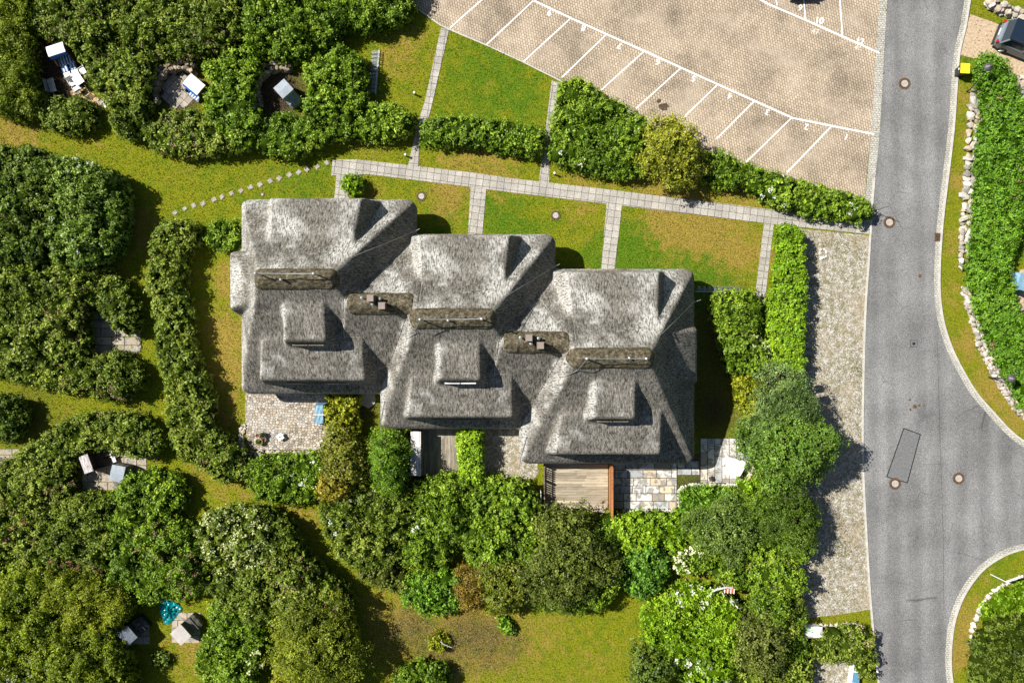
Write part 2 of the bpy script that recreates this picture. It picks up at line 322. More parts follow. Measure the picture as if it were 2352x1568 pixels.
# ---------------------------------------------------------------- ground
LAWN_F = []
def build_lawn():
    dry = [(2215,300,30,.5),(2205,420,35,.8),(2195,560,35,.9),(2190,680,35,.7),(2225,790,40,.9),(2280,880,45,1.0),(2335,960,40,.9),(2200,230,30,.6),
           (520,640,45,.9),(515,760,50,1.1),(520,860,50,1.1),(525,960,40,.7),(320,560,60,.6),(330,500,40,.5),(140,950,70,.3),(300,940,60,.3),(450,1080,50,.5),(560,1140,60,.6),
           (20,300,60,.7),(60,320,60,.5),(420,400,70,.1),(880,1400,60,.7),(1000,1470,110,.6),(1120,1440,90,.6),(1250,1480,110,.4),(900,1520,60,.3),(1400,1500,60,.3),
           (1050,385,60,.8),(1150,390,60,.7),(1330,410,50,.6),(1420,425,60,.5),(1550,440,70,.7),(1700,460,60,.8),(850,355,50,.5),(950,80,60,.5),(900,150,60,.5),
           (1540,550,50,.6),(1640,540,60,.8),(1715,590,45,.8),(1560,500,60,.6),(1350,500,50,.4),(1020,470,50,.6),(850,440,30,.7),(1780,600,25,.9),(420,1460,40,.4),(430,1520,60,.6),
           (2215,1420,40,.9),(2200,1500,40,1.0),(2260,1340,40,.4),(1900,1412,60,.5),(700,1190,60,.6),(1590,1340,50,.5),(660,360,60,.3),(200,330,60,.4),(2300,10,40,.4)]
    lush = [(1130,150,90,.8),(1200,240,60,.7),(1050,250,60,.4),(700,410,60,.7),(600,470,60,.3),(1450,620,70,1.2),(1600,640,70,1.2),(1380,590,40,.8),(1150,490,60,.8),(1200,560,60,.8),
            (1000,520,50,.6),(1500,520,50,.3),(500,360,60,.2),(850,230,50,.3),(1580,1105,40,.9),(2225,150,25,.9),(2280,1290,50,.5),(1460,560,50,.5),(2345,560,40,.8),(2345,720,40,.8)]
    soil = [(150,150,62,1.6),(120,200,40,1.2),(640,215,52,1.6),(410,205,48,1.2),(1080,1450,55,.5),(950,1440,45,.5),(1010,1500,40,.3),(1160,1480,50,.3),(1640,850,60,.5),(1620,1180,80,.9),(1620,1140,35,.9),
            (60,960,60,.5),(250,740,50,.8),(260,1000,10,.1),(1480,1175,80,.8),(1000,1110,60,.8),(1650,740,60,.7),(1640,950,50,.8),(1745,720,20,1.0),(830,940,40,.8)]
    for (u, v, r, a) in []: pass
    vs = []; fs = []; cs = []
    nx, ny = 170, 116; X0, X1, Y0, Y1 = -42.5, 42.5, -29, 29
    xs = np.linspace(X0, X1, nx); ys = np.linspace(Y0, Y1, ny); XX, YY = np.meshgrid(xs, ys)
    U = XX/S+1176; V = 784-YY/S
    def fld(L, U=U, V=V):
        f = np.zeros_like(U)
        for u, v, r, a in L: f += a*np.exp(-((U-u)**2+(V-v)**2)/(r*r*1.3))
        return f
    LAWN_F.extend([fld, dry, lush, soil])
    c = np.stack([np.clip(fld(dry)+.12, 0, 1.1), np.clip(fld(lush)*.6+.15, 0, 1), np.clip(fld(soil), 0, 1), np.ones_like(U)], -1).reshape(-1, 4)
    idx = np.arange(nx*ny).reshape(ny, nx)
    q = np.stack([idx[:-1, :-1], idx[:-1, 1:], idx[1:, 1:], idx[1:, :-1]], -1).reshape(-1, 4)
    v = np.stack([XX.ravel(), YY.ravel(), np.zeros(nx*ny)], -1)
    # skirt out to the horizon
    R = 600; n0 = len(v); v = np.vstack([v, [[-R, -R, 0], [R, -R, 0], [R, R, 0], [-R, R, 0]]]); c = np.vstack([c, [[.4, .3, 0, 1]]*4])
    k = [0, nx-1, nx*ny-1, nx*(ny-1)]
    edges = [list(idx[0]), list(idx[:, -1]), list(idx[-1][::-1]), list(idx[::-1, 0])]
    fs = [tuple(x) for x in q.tolist()]
    for i in range(4):
        a, b = n0+i, n0+(i+1) % 4; e = edges[i]; h = len(e)//2
        for j in range(len(e)-1): fs.append((a if j < h else b, e[j+1], e[j]))
        fs.append((a, b, e[h]))
    me = bpy.data.meshes.new('lawn'); me.from_pydata(v.tolist(), [], fs)
    bm = bmesh.new(); bm.from_mesh(me); bmesh.ops.recalc_face_normals(bm, faces=bm.faces)
    if bm.faces[0].normal.z < 0: bmesh.ops.reverse_faces(bm, faces=bm.faces)
    bm.to_mesh(me); bm.free()
    ca = me.color_attributes.new('lawn', 'FLOAT_COLOR', 'POINT'); ca.data.foreach_set('color', c.astype(np.float32).ravel())
    me.materials.append(MATS['lawn_grass']); o = bpy.data.objects.new('lawn', me); COL.objects.link(o); tag(o, kind='structure')
build_lawn()

# ---------------------------------------------------------------- road and kerbs
RL = [(2044,-80),(2038,0),(2030,130),(2020,300),(2010,410),(2004,480),(1997,600),(1990,700),(1985,850),(1983,1000),(1985,1100),(1990,1200),(1997,1320),(2003,1400),(2012,1500),(2020,1568),(2030,1660)]
RR = [(2232,-90),(2214,0),(2204,60),(2190,120),(2184,190),(2177,290),(2168,370),(2158,450),(2150,523),(2145,600),(2144,660),(2148,710),(2157,756),(2175,808),(2199,856),(2232,910),(2272,956),(2308,995),(2342,1022),(2400,1055),(2520,1100)]
RB = [(2520,1215),(2400,1235),(2352,1246),(2309,1259),(2262,1286),(2229,1319),(2199,1366),(2179,1422),(2171,1479),(2170,1530),(2176,1580),(2190,1660)]
sheet('road', RL+RB[::-1]+RR[::-1], .02, 'asphalt')
def ribbon(pts, w0, w1):        # offset band to the right-hand side (in survey space)
    L = []; R_ = []
    for i, p in enumerate(pts):
        a = pts[max(i-1, 0)]; b = pts[min(i+1, len(pts)-1)]; dx, dy = b[0]-a[0], b[1]-a[1]; l = math.hypot(dx, dy)
        nx, ny = -dy/l, dx/l; L.append((p[0]+nx*w0, p[1]+ny*w0)); R_.append((p[0]+nx*w1, p[1]+ny*w1))
    return L+R_[::-1]
def spline(pts, k=4):
    out = []
    for i in range(len(pts)-1):
        p0 = pts[max(i-1, 0)]; p1 = pts[i]; p2 = pts[i+1]; p3 = pts[min(i+2, len(pts)-1)]
        for j in range(k):
            t = j/k; out.append(tuple(.5*((2*p1[c])+(-p0[c]+p2[c])*t+(2*p0[c]-5*p1[c]+4*p2[c]-p3[c])*t*t+(-p0[c]+3*p1[c]-3*p2[c]+p3[c])*t**3) for c in (0, 1)))
    return out+[pts[-1]]
def band(name, pts, w0, w1, z, mat):
    P = spline(pts); r = ribbon(P, w0, w1); n = len(P); mb = MB()
    A = [T(*p) for p in r[:n]]; B = [T(*p) for p in r[n:][::-1]]
    for i in range(n-1): mb.prism([A[i], A[i+1], B[i+1], B[i]], -.05, z)
    return tag(mb.build(name, mat), kind='structure')
band('kerb_setts_east', RR, -.5, -9.5, .045, 'kerb_setts'); band('kerb_east', RR, -9.5, -14, .12, 'kerb_concrete')
band('kerb_setts_south', RB, -.5, -9.5, .045, 'kerb_setts'); band('kerb_south', RB, -9.5, -14, .12, 'kerb_concrete')
band('kerb_west', RL[4:], 0.5, 5, .08, 'kerb_concrete'); band('kerb_setts_west', RL[:6], .5, 19, .032, 'kerb_setts')
# asphalt seam, repair patch
def line(name, pts, wd, z, mat, h=0):
    mb = MB()
    for a, b in zip(pts[:-1], pts[1:]):
        a = Vector((*T(*a), 0)); b = Vector((*T(*b), 0)); t = (b-a).normalized(); n = Vector((-t.y, t.x, 0))*wd/2
        mb.prism([(a-n)[:2], (b-n)[:2], (b+n)[:2], (a+n)[:2]], 0, z)
    return tag(mb.build(name, mat), kind='structure')
PT = [(2075,983),(2113,997),(2083,1108),(2036,1094)]
sheet('road_patch', PT, .024, 'asphalt_patch', 0)
line('road_patch_seal', PT+[PT[0]], .07, .027, 'bitumen')
line('road_seam', [(2152,790),(2155,900),(2158,1000),(2162,1120),(2166,1250),(2167,1400)], .018, .023, 'bitumen')

# ---------------------------------------------------------------- parking lot
LOT = [(940,-80),(945,10),(960,22),(1010,58),(1030,68),(1120,106),(1200,143),(1280,183),(1340,214),(1480,285),(1620,345),(1720,402),(1800,425),(1900,450),(1985,478),(1986,460),(1990,400),(2001,300),(2011,130),(2019,0),(2025,-80)]
sheet('parking_lot', LOT, .028, 'parking_pavers')
line('parking_edging', LOT[2:11], .09, .05, 'kerb_concrete')
PAINT = [[(1236,-5),(1224,2),(1311,43),(1400,83),(1490,123),(1580,164),(1660,200),(1740,236),(1820,272),(1910,290),(2007,309)], [(1700,-26),(1762,10),(1849,47),(1934,85),(2019,123)]]
for pl in PAINT: line('parking_line', pl, .12, .034, 'road_paint')
for a, b in [((1110,-2),(1033,66)),((1225,3),(1117,104)),((1312,42),(1202,143)),((1394,79),(1288,181)),((1479,119),(1379,209)),((1563,158),(1461,250)),((1646,197),(1568,272)),((1731,234),(1645,320)),
             ((1817,272),(1711,375)),((1909,291),(1797,407)),((1843,-30),(1849,46)),((1926,-30),(1934,83)),((1775,-40),(1784,14))]:
    line('parking_bay_line', [a, b], .085, .033, 'road_paint')
def number(txt, u, v, rot, size=.62, mat='road_paint', wear=0):
    cu = bpy.data.curves.new('bay_number', 'FONT'); cu.body = txt; cu.size = size; cu.align_x = 'CENTER'; cu.align_y = 'CENTER'; cu.extrude = .002; cu.offset = .012
    o = bpy.data.objects.new('bay_number', cu); COL.objects.link(o); dg = bpy.context.evaluated_depsgraph_get(); me = bpy.data.meshes.new_from_object(o.evaluated_get(dg))
    bpy.data.objects.remove(o); me.materials.clear(); me.materials.append(MATS[mat]); o = bpy.data.objects.new('bay_number', me); COL.objects.link(o)
    x, y = T(u, v); o.location = (x, y, .034); o.rotation_euler = (0, 0, math.radians(rot)); tag(o, kind='structure')
for t, u, v, r in [('9',1262,30,165),('8',1340,65,165),('7',1423,106,160),('6',1511,143,160),('5',1593,181,158),('4',1676,221,160),('3',1762,258,165),('2',1852,292,165),('1',1943,315,160)]: number(t, u, v, r)
number('9', 1837, 20, -15); number('10', 1966-85, 49, -8, .66); number('47', 1958-86, 74, -15, .55, 'worn_paint'); number('12', 1974, 96, -15, .62, 'road_paint'); number('46', 1969, 112, -20, .5, 'worn_paint')

r = random.Random(2); sheet('dark_spot', [(1516+(11+r.uniform(-2.5, 2.5))*math.cos(k*.45)+(8 if 1 else 0), 246+(10+r.uniform(-3, 2))*math.sin(k*.45)) for k in range(14)], .031, 'soil', 0); sheet('dark_spot', [(1513+6*math.cos(k*.7)+r.uniform(-1.5, 1.5), 233+5*math.sin(k*.7)) for k in range(9)], .031, 'soil', 0)  # two small dark irregular spots lying on the parking pavers
# ---------------------------------------------------------------- footpaths
sheet('garden_path', [(764.6,367),(821,367),(938,380),(1085,397),(1178,410.5),(1409,437),(1766,481),(2003,507),(2002,539),(1869,525),(1766,514),(1389,468),(1178,443),(1081,430),(921,410),(848,401),(761,404)], .045, 'path_pavers')
for i, p in enumerate([[(1013,65),(1031.6,70),(988,260),(963,333),(961,382),(938,380),(958,290),(976,233)], [(1267,186),(1286,192),(1276,277),(1263,373),(1261,420),(1238,417),(1254,290)], [(773,402),(795,402),(803,470),(767,470)],
          [(1081,428),(1117,435),(1106,560),(1074,560)], [(1393,467),(1428,472),(1410,640),(1379,640)], [(1755,510),(1777,514),(1756,692),(1732,692)]]):
    sheet('branch_path', p, .041-.003*(i % 2), 'path_pavers')
ORD = 'first second third fourth fifth sixth seventh eighth ninth tenth eleventh twelfth thirteenth fourteenth fifteenth sixteenth'.split()
for k, (u, v) in enumerate([(403.5,490),(426,481),(447,473.6),(468,467.6),(491,460),(512,452.6),(532.6,444.6),(555,437.6),(576,431),(598,424),(620,417),(642,411),(664,402.5),(687,395),(707,388.5),(730,383.5),(752,376)]):
    o = MB().box((*T(u+random.uniform(-1.5, 1.5), v+random.uniform(-1.5, 1.5)), .02), (.36*random.uniform(.82, 1.1), .36*random.uniform(.85, 1.05), .07), math.radians(random.uniform(25, 60))).build('stepping_stone', 'stepping_concrete', bev=.03)
    tag(o, ('%s stepping stone of the curved lawn row, counted from its far left end' % ORD[k]) if k < 16 else 'stepping stone touching the left end of the main garden path', 'stepping stone', 'stepping stones in the lawn')

# ---------------------------------------------------------------- gravel and drives
sheet('gravel_strip', [(1800,522),(1995,541),(1990,640),(1986,700),(1980,850),(1978,1000),(1981,1100),(1985,1200),(1992,1320),(1998,1398),(1940,1408),(1840,1420),(1790,1300),(1790,900)], .012, 'gravel')
sheet('gravel_drive', [(1800,1500),(1956,1500),(1956,1640),(1790,1640)], .03, 'gravel')
sheet('sand_drive', [(2228,34),(2275,50),(2300,60),(2420,95),(2420,240),(2320,200),(2300,150),(2285,128),(2235,135),(2204,127),(2214,80)], .02, 'sand_drive')
sheet('brown_path', [(2341,620),(2420,600),(2420,760),(2349,760),(2336,700)], .02, 'sand_drive')
# ---------------------------------------------------------------- terraces
sheet('cobbled_terrace', [(564.6,880),(756,880),(753,1032),(590,1032),(577,1028),(570,1015),(564.6,985)], .06, 'cobbles')
sheet('concrete_pad', [(820,890),(862,890),(862,925),(848,937),(833,930),(820,915)], .12, 'concrete')
sheet('gravel_terrace', [(1100,960),(1215,960),(1238,1085),(1225,1100),(1190,1098),(1150,1094),(1100,1100)], .03, 'gravel')
def planks(name, x0, x1, y0, y1, wd, along_x, mat, z=.16, gap=.012, seed=1):
    r = random.Random(seed); mb = MB(); p = (y0 if along_x else x0)
    while p < (y1 if along_x else x1)-wd*.5:
        q = min(p+wd-gap, (y1 if along_x else x1)); L0, L1 = (x0, x1) if along_x else (y0, y1); cut = [L0, L0+(L1-L0)*r.uniform(.3, .7), L1]
        for a, b in zip(cut[:-1], cut[1:]):
            dz = r.uniform(-.004, .004)
            if along_x: mb.prism([(a, p), (b-.008, p), (b-.008, q), (a, q)], z-.03, z+dz)
            else: mb.prism([(p, a), (q, a), (q, b-.008), (p, b-.008)], z-.03, z+dz)
        p += wd
    return mb.build(name, mat)
x0, y1 = T(962, 960); x1, y0 = T(1062, 1091)
t = empty('timber_deck', (x0, y0, 0), 'grey-brown timber deck with boards running away from the middle house', 'deck')
MB().box(((x0+x1)/2, (y0+y1)/2, .06), (x1-x0-.05, y1-y0-.05, .12)).build('deck_base', 'dark_metal', t)
d_ = planks('deck_boards', x0, x1, y0, y1, .145, False, 'grey_wood', seed=3); d_.parent = t; d_.location = -t.location
MB().prism(tpoly([(1018,1091.5),(1062,1091.5),(1062,1099),(1018,1097)]), 0, .2).build('step', 'white_paint', t)
x0, y1 = T(1252, 1030); x1, y0 = T(1396, 1172)
t = empty('timber_deck', (x0, y0, 0), 'pale brown timber deck with boards laid side to side behind the right-hand house', 'deck')
MB().box(((x0+x1)/2, (y0+y1)/2, .06), (x1-x0-.05, y1-y0-.05, .12)).build('deck_base', 'dark_metal', t)
d_ = planks('deck_boards', x0, x1, y0, y1, .20, True, 'deck_wood', seed=9); d_.parent = t; d_.location = -t.location
# slab terraces: every slab an island with its own colour
def slabs(name, u0, v0, u1, v1, rows, along, seed, z=.06, cols=[(.56,.53,.48),(.58,.55,.52),(.55,.44,.31),(.56,.50,.42),(.38,.40,.41),(.60,.58,.55),(.33,.28,.22)]):
    r = random.Random(seed); mb = MB(); n = rows
    L0, L1 = (u0, u1) if along == 'u' else (v0, v1); A0, A1 = (v0, v1) if along == 'u' else (u0, u1); st = (A1-A0)/n
    for i in range(n):
        p = L0-r.uniform(0, 22)
        while p < L1:
            q = p+r.uniform(27, 38); a, b = max(p, L0), min(q, L1)
            if b-a > 2:
                c = r.choice(cols)
                k = r.uniform(.85, 1.05); c = tuple(x*k for x in c); a0, a1 = A0+i*st+.8, A0+(i+1)*st-.8
                pts = [(a+.8, a0), (b-.8, a0), (b-.8, a1), (a+.8, a1)] if along == 'u' else [(a0, a+.5), (a1, a+.5), (a1, b-.5), (a0, b-.5)]
                mb.prism(tpoly(pts), z-.03, z+r.uniform(-.003, .003), c)
            p = q
    return tag(mb.build(name, 'flag'), kind='structure')
def ring_floor():
    sheet('nook_floor', [(412+46*math.cos(a*.3927), 208+44*math.sin(a*.3927)) for a in range(16)], .015, 'soil')
    mb = MB(); r = random.Random(3)
    for i in range(-4, 5):
        for j in range(-4, 5):
            a = math.radians(42); u = 412+15*(i*math.cos(a)-j*math.sin(a)); v = 210+15*(i*math.sin(a)+j*math.cos(a))
            if math.hypot(u-412, v-208) > 38: continue
            q = [(u+7.1*(p*math.cos(a)-w_*math.sin(a)), v+7.1*(p*math.sin(a)+w_*math.cos(a))) for p, w_ in ((-1,-1),(1,-1),(1,1),(-1,1))]; k = r.uniform(.8, 1.1); mb.prism(tpoly(q), 0, .05+r.uniform(-.004, .004), (.36*k, .31*k, .25*k))
    tag(mb.build('nook_paving', 'flag'), kind='structure')
sheet('terrace_bed', [(1402,1040),(1555,1040),(1555,1062),(1607,1040),(1607,1005),(1726,1005),(1726,1109),(1607,1109),(1607,1091),(1555,1091),(1555,1168),(1402,1168)], .04, 'soil')
slabs('slab_terrace', 1404, 1043, 1554, 1168, 7, 'u', 5); slabs('slab_terrace', 1555.5, 1058, 1606, 1090, 2, 'u', 6); slabs('slab_terrace', 1608, 1006, 1724, 1108, 7, 'v', 8)
NC = [(.40,.33,.25),(.42,.35,.27),(.37,.31,.23)]
slabs('nook_paving', 205, 715, 318, 812, 5, 'u', 12, .05, NC); slabs('nook_paving', 190, 1030, 338, 1125, 5, 'u', 22, .05, NC); ring_floor()
slabs('nook_paving', 395, 1405, 462, 1475, 4, 'u', 15, .05, NC); slabs('nook_paving', 300, 1440, 345, 1478, 2, 'u', 16, .05, NC); slabs('nook_paving', -30, 1030, 50, 1085, 4, 'u', 17, .05, NC)
# tan flagstones of the first nook
mb = MB(); r = random.Random(4)
for (u, v) in [(192,206),(203,212),(198,222),(212,221),(222,229),(211,233),(226,240),(180,212),(170,214),(187,225),(236,235),(229,252)]:
    n = 6; pts = [(u+r.uniform(6, 9)*math.cos(2*math.pi*k/n+.4), v+r.uniform(5, 8)*math.sin(2*math.pi*k/n+.4)) for k in range(n)]
    c = r.uniform(.8, 1.1); mb.prism(tpoly(pts), -.03, .05+r.uniform(-.006, .006), (.44*c, .30*c, .15*c))
tag(mb.build('flagstone_path', 'flag'), kind='structure')
# ---------------------------------------------------------------- thatched houses
DU, DV = 306.0, 76.6          # plan step from one house to the next, survey units
RES = .09
gx = np.arange(*[(a-1176)*S for a in (560, 1600)], RES); gy = np.arange((784-1075)*S, (784-450)*S, RES)
XX, YY = np.meshgrid(gx, gy); U = XX/S+1176; V = 784-YY/S
def house_z(i):
    u = U-DU*i; v = V-DV*i
    z = np.minimum(np.minimum(2.5+(v-471)*.0378, 2.5+(900-v)*.0303), np.minimum(2.5+(u-580)*.0656, 2.5+(966-u)*.0512))
    z = np.minimum(z, 9.75)
    def dorm(z, top, lims):
        t = top
        for l in lims: t = np.minimum(t, l)
        return np.maximum(z, t)
    NORTH = np.where(v > 655, -9.0, 99.0); SOUTH = np.where(v < 668, -9.0, 99.0)
    st = 13.0*S
    uE = (868, 868, 872)[i]; uW = 672
    z = dorm(z, 5.75+(v-486)*.0125, [NORTH, 5.75-(485-v)*st, 2.6+(u-(uW-26))*.115, 2.6+((uE+24)-u)*.125])
    z = dorm(z, 5.6+(868-v)*.0095, [SOUTH, 5.6-(v-868)*st, 2.2+(u-(655-14+(775-v)*.10))*.19, 2.2+((875+13)-u)*.26])
    z = dorm(z, 8.0+(787-v)*.0055, [SOUTH, 8.0-(v-787)*st, 5.2+(u-(722-14))*.20, 5.2+((811+10)-u)*.28])
    if i == 0: z = dorm(z, 4.8+(u-580)*.0288, [3.2+(v-(588))*.22, 3.2+(725-v)*.22, 7.0-(u-660)*.15])
    if i == 2: z = dorm(z, 4.8+(955-u)*.0288, [4.8-(u-957)*st, 3.2+(v-596)*.22, 3.2+(724-v)*.22, 7.0-(880-u)*.15])
    return z
def link_z(i):
    u = U-DU*i; v = V-DV*i
    z = np.minimum(8.7-(709-v)*.040, 8.7-(v-709)*.0335)
    z = np.minimum(z, 8.55); z = np.minimum(z, 2.5+(u-800)*.128); z = np.where(u > 993, -9, z)
    return np.where(u < 815, -9, z)
HZ = [house_z(0), link_z(0), house_z(1), link_z(1), house_z(2)]
def smax(a, b, k=.35):
    h = np.clip(.5+.5*(a-b)/k, 0, 1); return b*(1-h)+a*h+k*h*(1-h)
Z = HZ[0]
for q in HZ[1:]: Z = np.where(q < -5, Z, smax(Z, q))
OWN = np.argmax(np.stack(HZ), 0)
def blur(A, sig):
    n = int(sig*3/RES)+1; k = np.exp(-.5*(np.arange(-n, n+1)*RES/sig)**2); k /= k.sum()
    A = np.pad(A, n, 'edge'); A = np.apply_along_axis(lambda r: np.convolve(r, k, 'valid'), 1, A); return np.apply_along_axis(lambda r: np.convolve(r, k, 'valid'), 0, A)
Z = blur(Z, .10)
def rbox(X, Y, x0, x1, y0, y1, r):
    cx, cy = (x0+x1)/2, (y0+y1)/2; qx = np.abs(X-cx)-(x1-x0)/2+r; qy = np.abs(Y-cy)-(y1-y0)/2+r
    return np.hypot(np.maximum(qx, 0), np.maximum(qy, 0))+np.minimum(np.maximum(qx, qy), 0)-r
def foot(X, Y, r=.75):
    dd = None
    for i in range(3):
        x0, y1 = G(580+DU*i, 471+DV*i); x1, y0 = G(966+DU*i, 900+DV*i)
        q = rbox(X, Y, x0, x1, y0, y1, r); dd = q if dd is None else np.minimum(dd, q)
    x0, y1 = G(580-.5, 592); x1, y0 = G(640, 721)
    return dd
def ZI(X, Y):
    fx = np.clip((X-gx[0])/RES, 0, len(gx)-1.001); fy = np.clip((Y-gy[0])/RES, 0, len(gy)-1.001)
    i, j = fx.astype(int), fy.astype(int); a, b = fx-i, fy-j
    return Z[j, i]*(1-a)*(1-b)+Z[j, i+1]*a*(1-b)+Z[j+1, i]*(1-a)*b+Z[j+1, i+1]*a*b
def nz3(x, y, z, sc_, seed):
    r = np.random.default_rng(seed); f = 0
    for k in range(6):
        dd = r.normal(size=3); dd /= np.linalg.norm(dd); f = f+np.sin((x*dd[0]+y*dd[1]+z*dd[2])*sc_*r.uniform(.7, 1.5)+r.uniform(0, 6.28))
    return f/6*1.4
def patch(name, X, Y, sdf, zf, keep, thick, mat, parent, smooth=True, drop=.3, droplen=.35):
    ny, nx = X.shape; e = .02
    D = sdf(X, Y); gxx = (sdf(X+e, Y)-sdf(X-e, Y))/(2*e); gyy = (sdf(X, Y+e)-sdf(X, Y-e))/(2*e)
    out = D > 0; Xc = np.where(out, X-D*gxx, X); Yc = np.where(out, Y-D*gyy, Y)
    ins = np.maximum(-D, 0); Zt = zf(Xc, Yc)-drop*np.clip(1-ins/droplen, 0, 1)**2
    idx = np.arange(nx*ny).reshape(ny, nx)
    cell = keep[:-1, :-1] & ((D[:-1, :-1] < 0) | (D[1:, :-1] < 0) | (D[:-1, 1:] < 0) | (D[1:, 1:] < 0))
    q = np.stack([idx[:-1, :-1], idx[:-1, 1:], idx[1:, 1:], idx[1:, :-1]], -1)[cell]
    used, inv = np.unique(q, return_inverse=True); q = inv.reshape(-1, 4)
    vt = np.stack([Xc.ravel(), Yc.ravel(), Zt.ravel()], -1)[used]; n = len(vt)
    vb = vt.copy(); vb[:, 2] -= thick
    E = np.concatenate([q[:, [0, 1]], q[:, [1, 2]], q[:, [2, 3]], q[:, [3, 0]]]); key = {}
    for a, b in E.tolist(): key[(a, b)] = 1
    bnd = [(a, b) for a, b in key if (b, a) not in key]
    F = q.tolist()+(q[:, ::-1]+n).tolist()+[(b, a, a+n, b+n) for a, b in bnd]
    off = np.array(wloc(parent)) if parent else np.zeros(3)
    me = bpy.data.meshes.new(name); me.from_pydata((np.vstack([vt, vb])-off).tolist(), [], F)
    if smooth: me.shade_smooth()
    me.materials.append(MATS[mat]); o = bpy.data.objects.new(name, me); COL.objects.link(o); o.parent = parent
    return o
LAB = ['left-hand thatched house with the cobbled terrace, first of the staggered row', 'middle thatched house of the staggered row with a narrow timber deck', 'right-hand thatched house of the row beside the slab terrace']
roofz = lambda X, Y: ZI(X, Y)+.035*nz3(X, Y, X*0, 3.1, 5)+.02*nz3(X, Y, X*0, 9, 6)
HOUSE = []
for i in range(3):
    ux = lambda u: u+DU*i
    vx = lambda v: v+DV*i
    root = empty('thatched_house', (*G(773+DU*i, 690+DV*i), 0), LAB[i], 'house', 'row of three thatched houses'); HOUSE.append(root)
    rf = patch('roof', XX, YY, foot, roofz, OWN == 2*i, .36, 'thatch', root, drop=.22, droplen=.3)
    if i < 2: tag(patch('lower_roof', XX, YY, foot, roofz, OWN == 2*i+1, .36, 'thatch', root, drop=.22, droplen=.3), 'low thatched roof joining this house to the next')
    # ridge cap of turf
    def cap(u0, u1, v0, v1, r, nm, par, seed):
        x0, y1 = G(u0+DU*i, v0+DV*i); x1, y0 = G(u1+DU*i, v1+DV*i)
        X, Y = np.meshgrid(np.arange(x0-.1, x1+.1, .06), np.arange(y0-.1, y1+.1, .06))
        wob = lambda A, B: rbox(A, B, x0, x1, y0, y1, r)+.04*nz3(A, B, A*0, 4, seed)
        return patch(nm, X, Y, wob, lambda A, B: ZI(A, B)+.20+.05*nz3(A, B, A*0, 6, seed+1)+.03*nz3(A, B, A*0, 17, seed+2), np.ones(X.shape, bool), .30, 'ridge_turf', par, drop=.12, droplen=.2)
    cp = cap(668+(2,0,2)[i], 841, 642.5, 683, .62, 'ridge_cap', root, 20+i)
    # walls
    x0, y1 = G(ux(597), vx(489)); x1, y0 = G(ux(949), vx(883))
    wl = MB().box(((x0+x1)/2, (y0+y1)/2, 1.32), (x1-x0, y1-y0, 2.64))
    if i == 0: xa, ya = G(592, 606); xb, yb = G(650, 707); wl.box(((xa+xb)/2, (ya+yb)/2, 2.1), (xb-xa, ya-yb, 4.2))
    if i == 2: xa, ya = G(ux(900), vx(610)); xb, yb = G(ux(953), vx(708)); wl.box(((xa+xb)/2, (ya+yb)/2, 2.1), (xb-xa, ya-yb, 4.2))
    wl = wl.build('wall', 'plaster', root)
    def window(cx, cy, cz, wd, hg, axis, fm='white_paint'):      # axis: outward normal
        ax = Vector(axis); tx = Vector((-ax.y, ax.x, 0)); rz = math.atan2(tx.y, tx.x)
        fr = MB(); c = Vector((cx, cy, cz))+ax*.03
        for sx in (-1, 0, 1): fr.box(c+tx*sx*(wd/2-.035), (.07, .10, hg), rz)
        for sz_ in (-1, 1): fr.box(c+Vector((0, 0, sz_*(hg/2-.035))), (wd-.15, .096, .07), rz)
        f = fr.build('window', fm, root)
        MB().box(c-ax*.02, (wd-.1, .03, hg-.1), rz).build('pane', 'glass', f)
    def door(cx, cy, wd, axis):
        ax = Vector(axis); tx = Vector((-ax.y, ax.x, 0)); rz = math.atan2(tx.y, tx.x); c = Vector((cx, cy, 1.06))+ax*.03
        dd = MB().box(c, (wd, .09, 2.06), rz).box(c+ax*.05+Vector((0, 0, -.5)), (wd*.7, .03, .7), rz).box(c+ax*.05+Vector((0, 0, .45)), (wd*.7, .03, .8), rz).build('door', 'white_paint', root)
        MB().box(c+ax*.09+tx*wd*.38, (.12, .05, .04), rz).build('handle', 'metal', dd)
    for u in (640, 720, 860):
        window(*G(ux(u), vx(489)), 1.45, 1.1, 1.2, (0, 1, 0)); window(*G(ux(u), vx(883)), 1.25, 1.5, 1.9, (0, -1, 0))
    door(*G(ux(786), vx(489)), 1.0, (0, 1, 0))
    if i == 0: window(*G(597, 560), 1.4, 1.1, 1.2, (-1, 0, 0)); window(*G(592, 656), 2.6, 1.3, 1.2, (-1, 0, 0)); window(*G(597, 800), 1.4, 1.1, 1.2, (-1, 0, 0))
    if i == 2: window(*G(ux(949), vx(800)), 1.4, 1.1, 1.2, (1, 0, 0)); window(*G(ux(953), vx(660)), 2.6, 1.2, 1.2, (1, 0, 0))
    # dormer windows
    window(*G(ux(768), vx(482.5)), 3.75, 4.2, 1.1, (0, 1, 0), 'old_wood'); window(*G(ux(765), vx(871.0)), 4.1, 4.2, 1.2, (0, -1, 0), 'old_wood'); window(*G(ux(766), vx(790.0)), 6.9, 2.0, .8, (0, -1, 0), ('old_wood', 'white_paint', 'old_wood')[i])
    # rods with wire along the ridge
    ra = [(586.7,627.8),(965,733.7),(1348.6,823.6)][i]; rb = [(720.5,628.4),(1106.6,732.6),(1485.4,823.6)][i]
    pa = Vector((*T(*ra, 10.75), 10.75)); pb = Vector((*T(*rb, 10.75), 10.75))
    for p in (pa, pb):
        MB().tube([(p.x, p.y, p.z-.95), p],   .05, 8).lathe((p.x, p.y, p.z-.04), [(.03,0),(.085,.02),(.085,.06),(.02,.09)], 10).build('lightning_rod', 'metal', root, smooth=False)
    def wire(pts):
        MB().tube(pts, .024, 5).build('lightning_wire', 'metal', root)
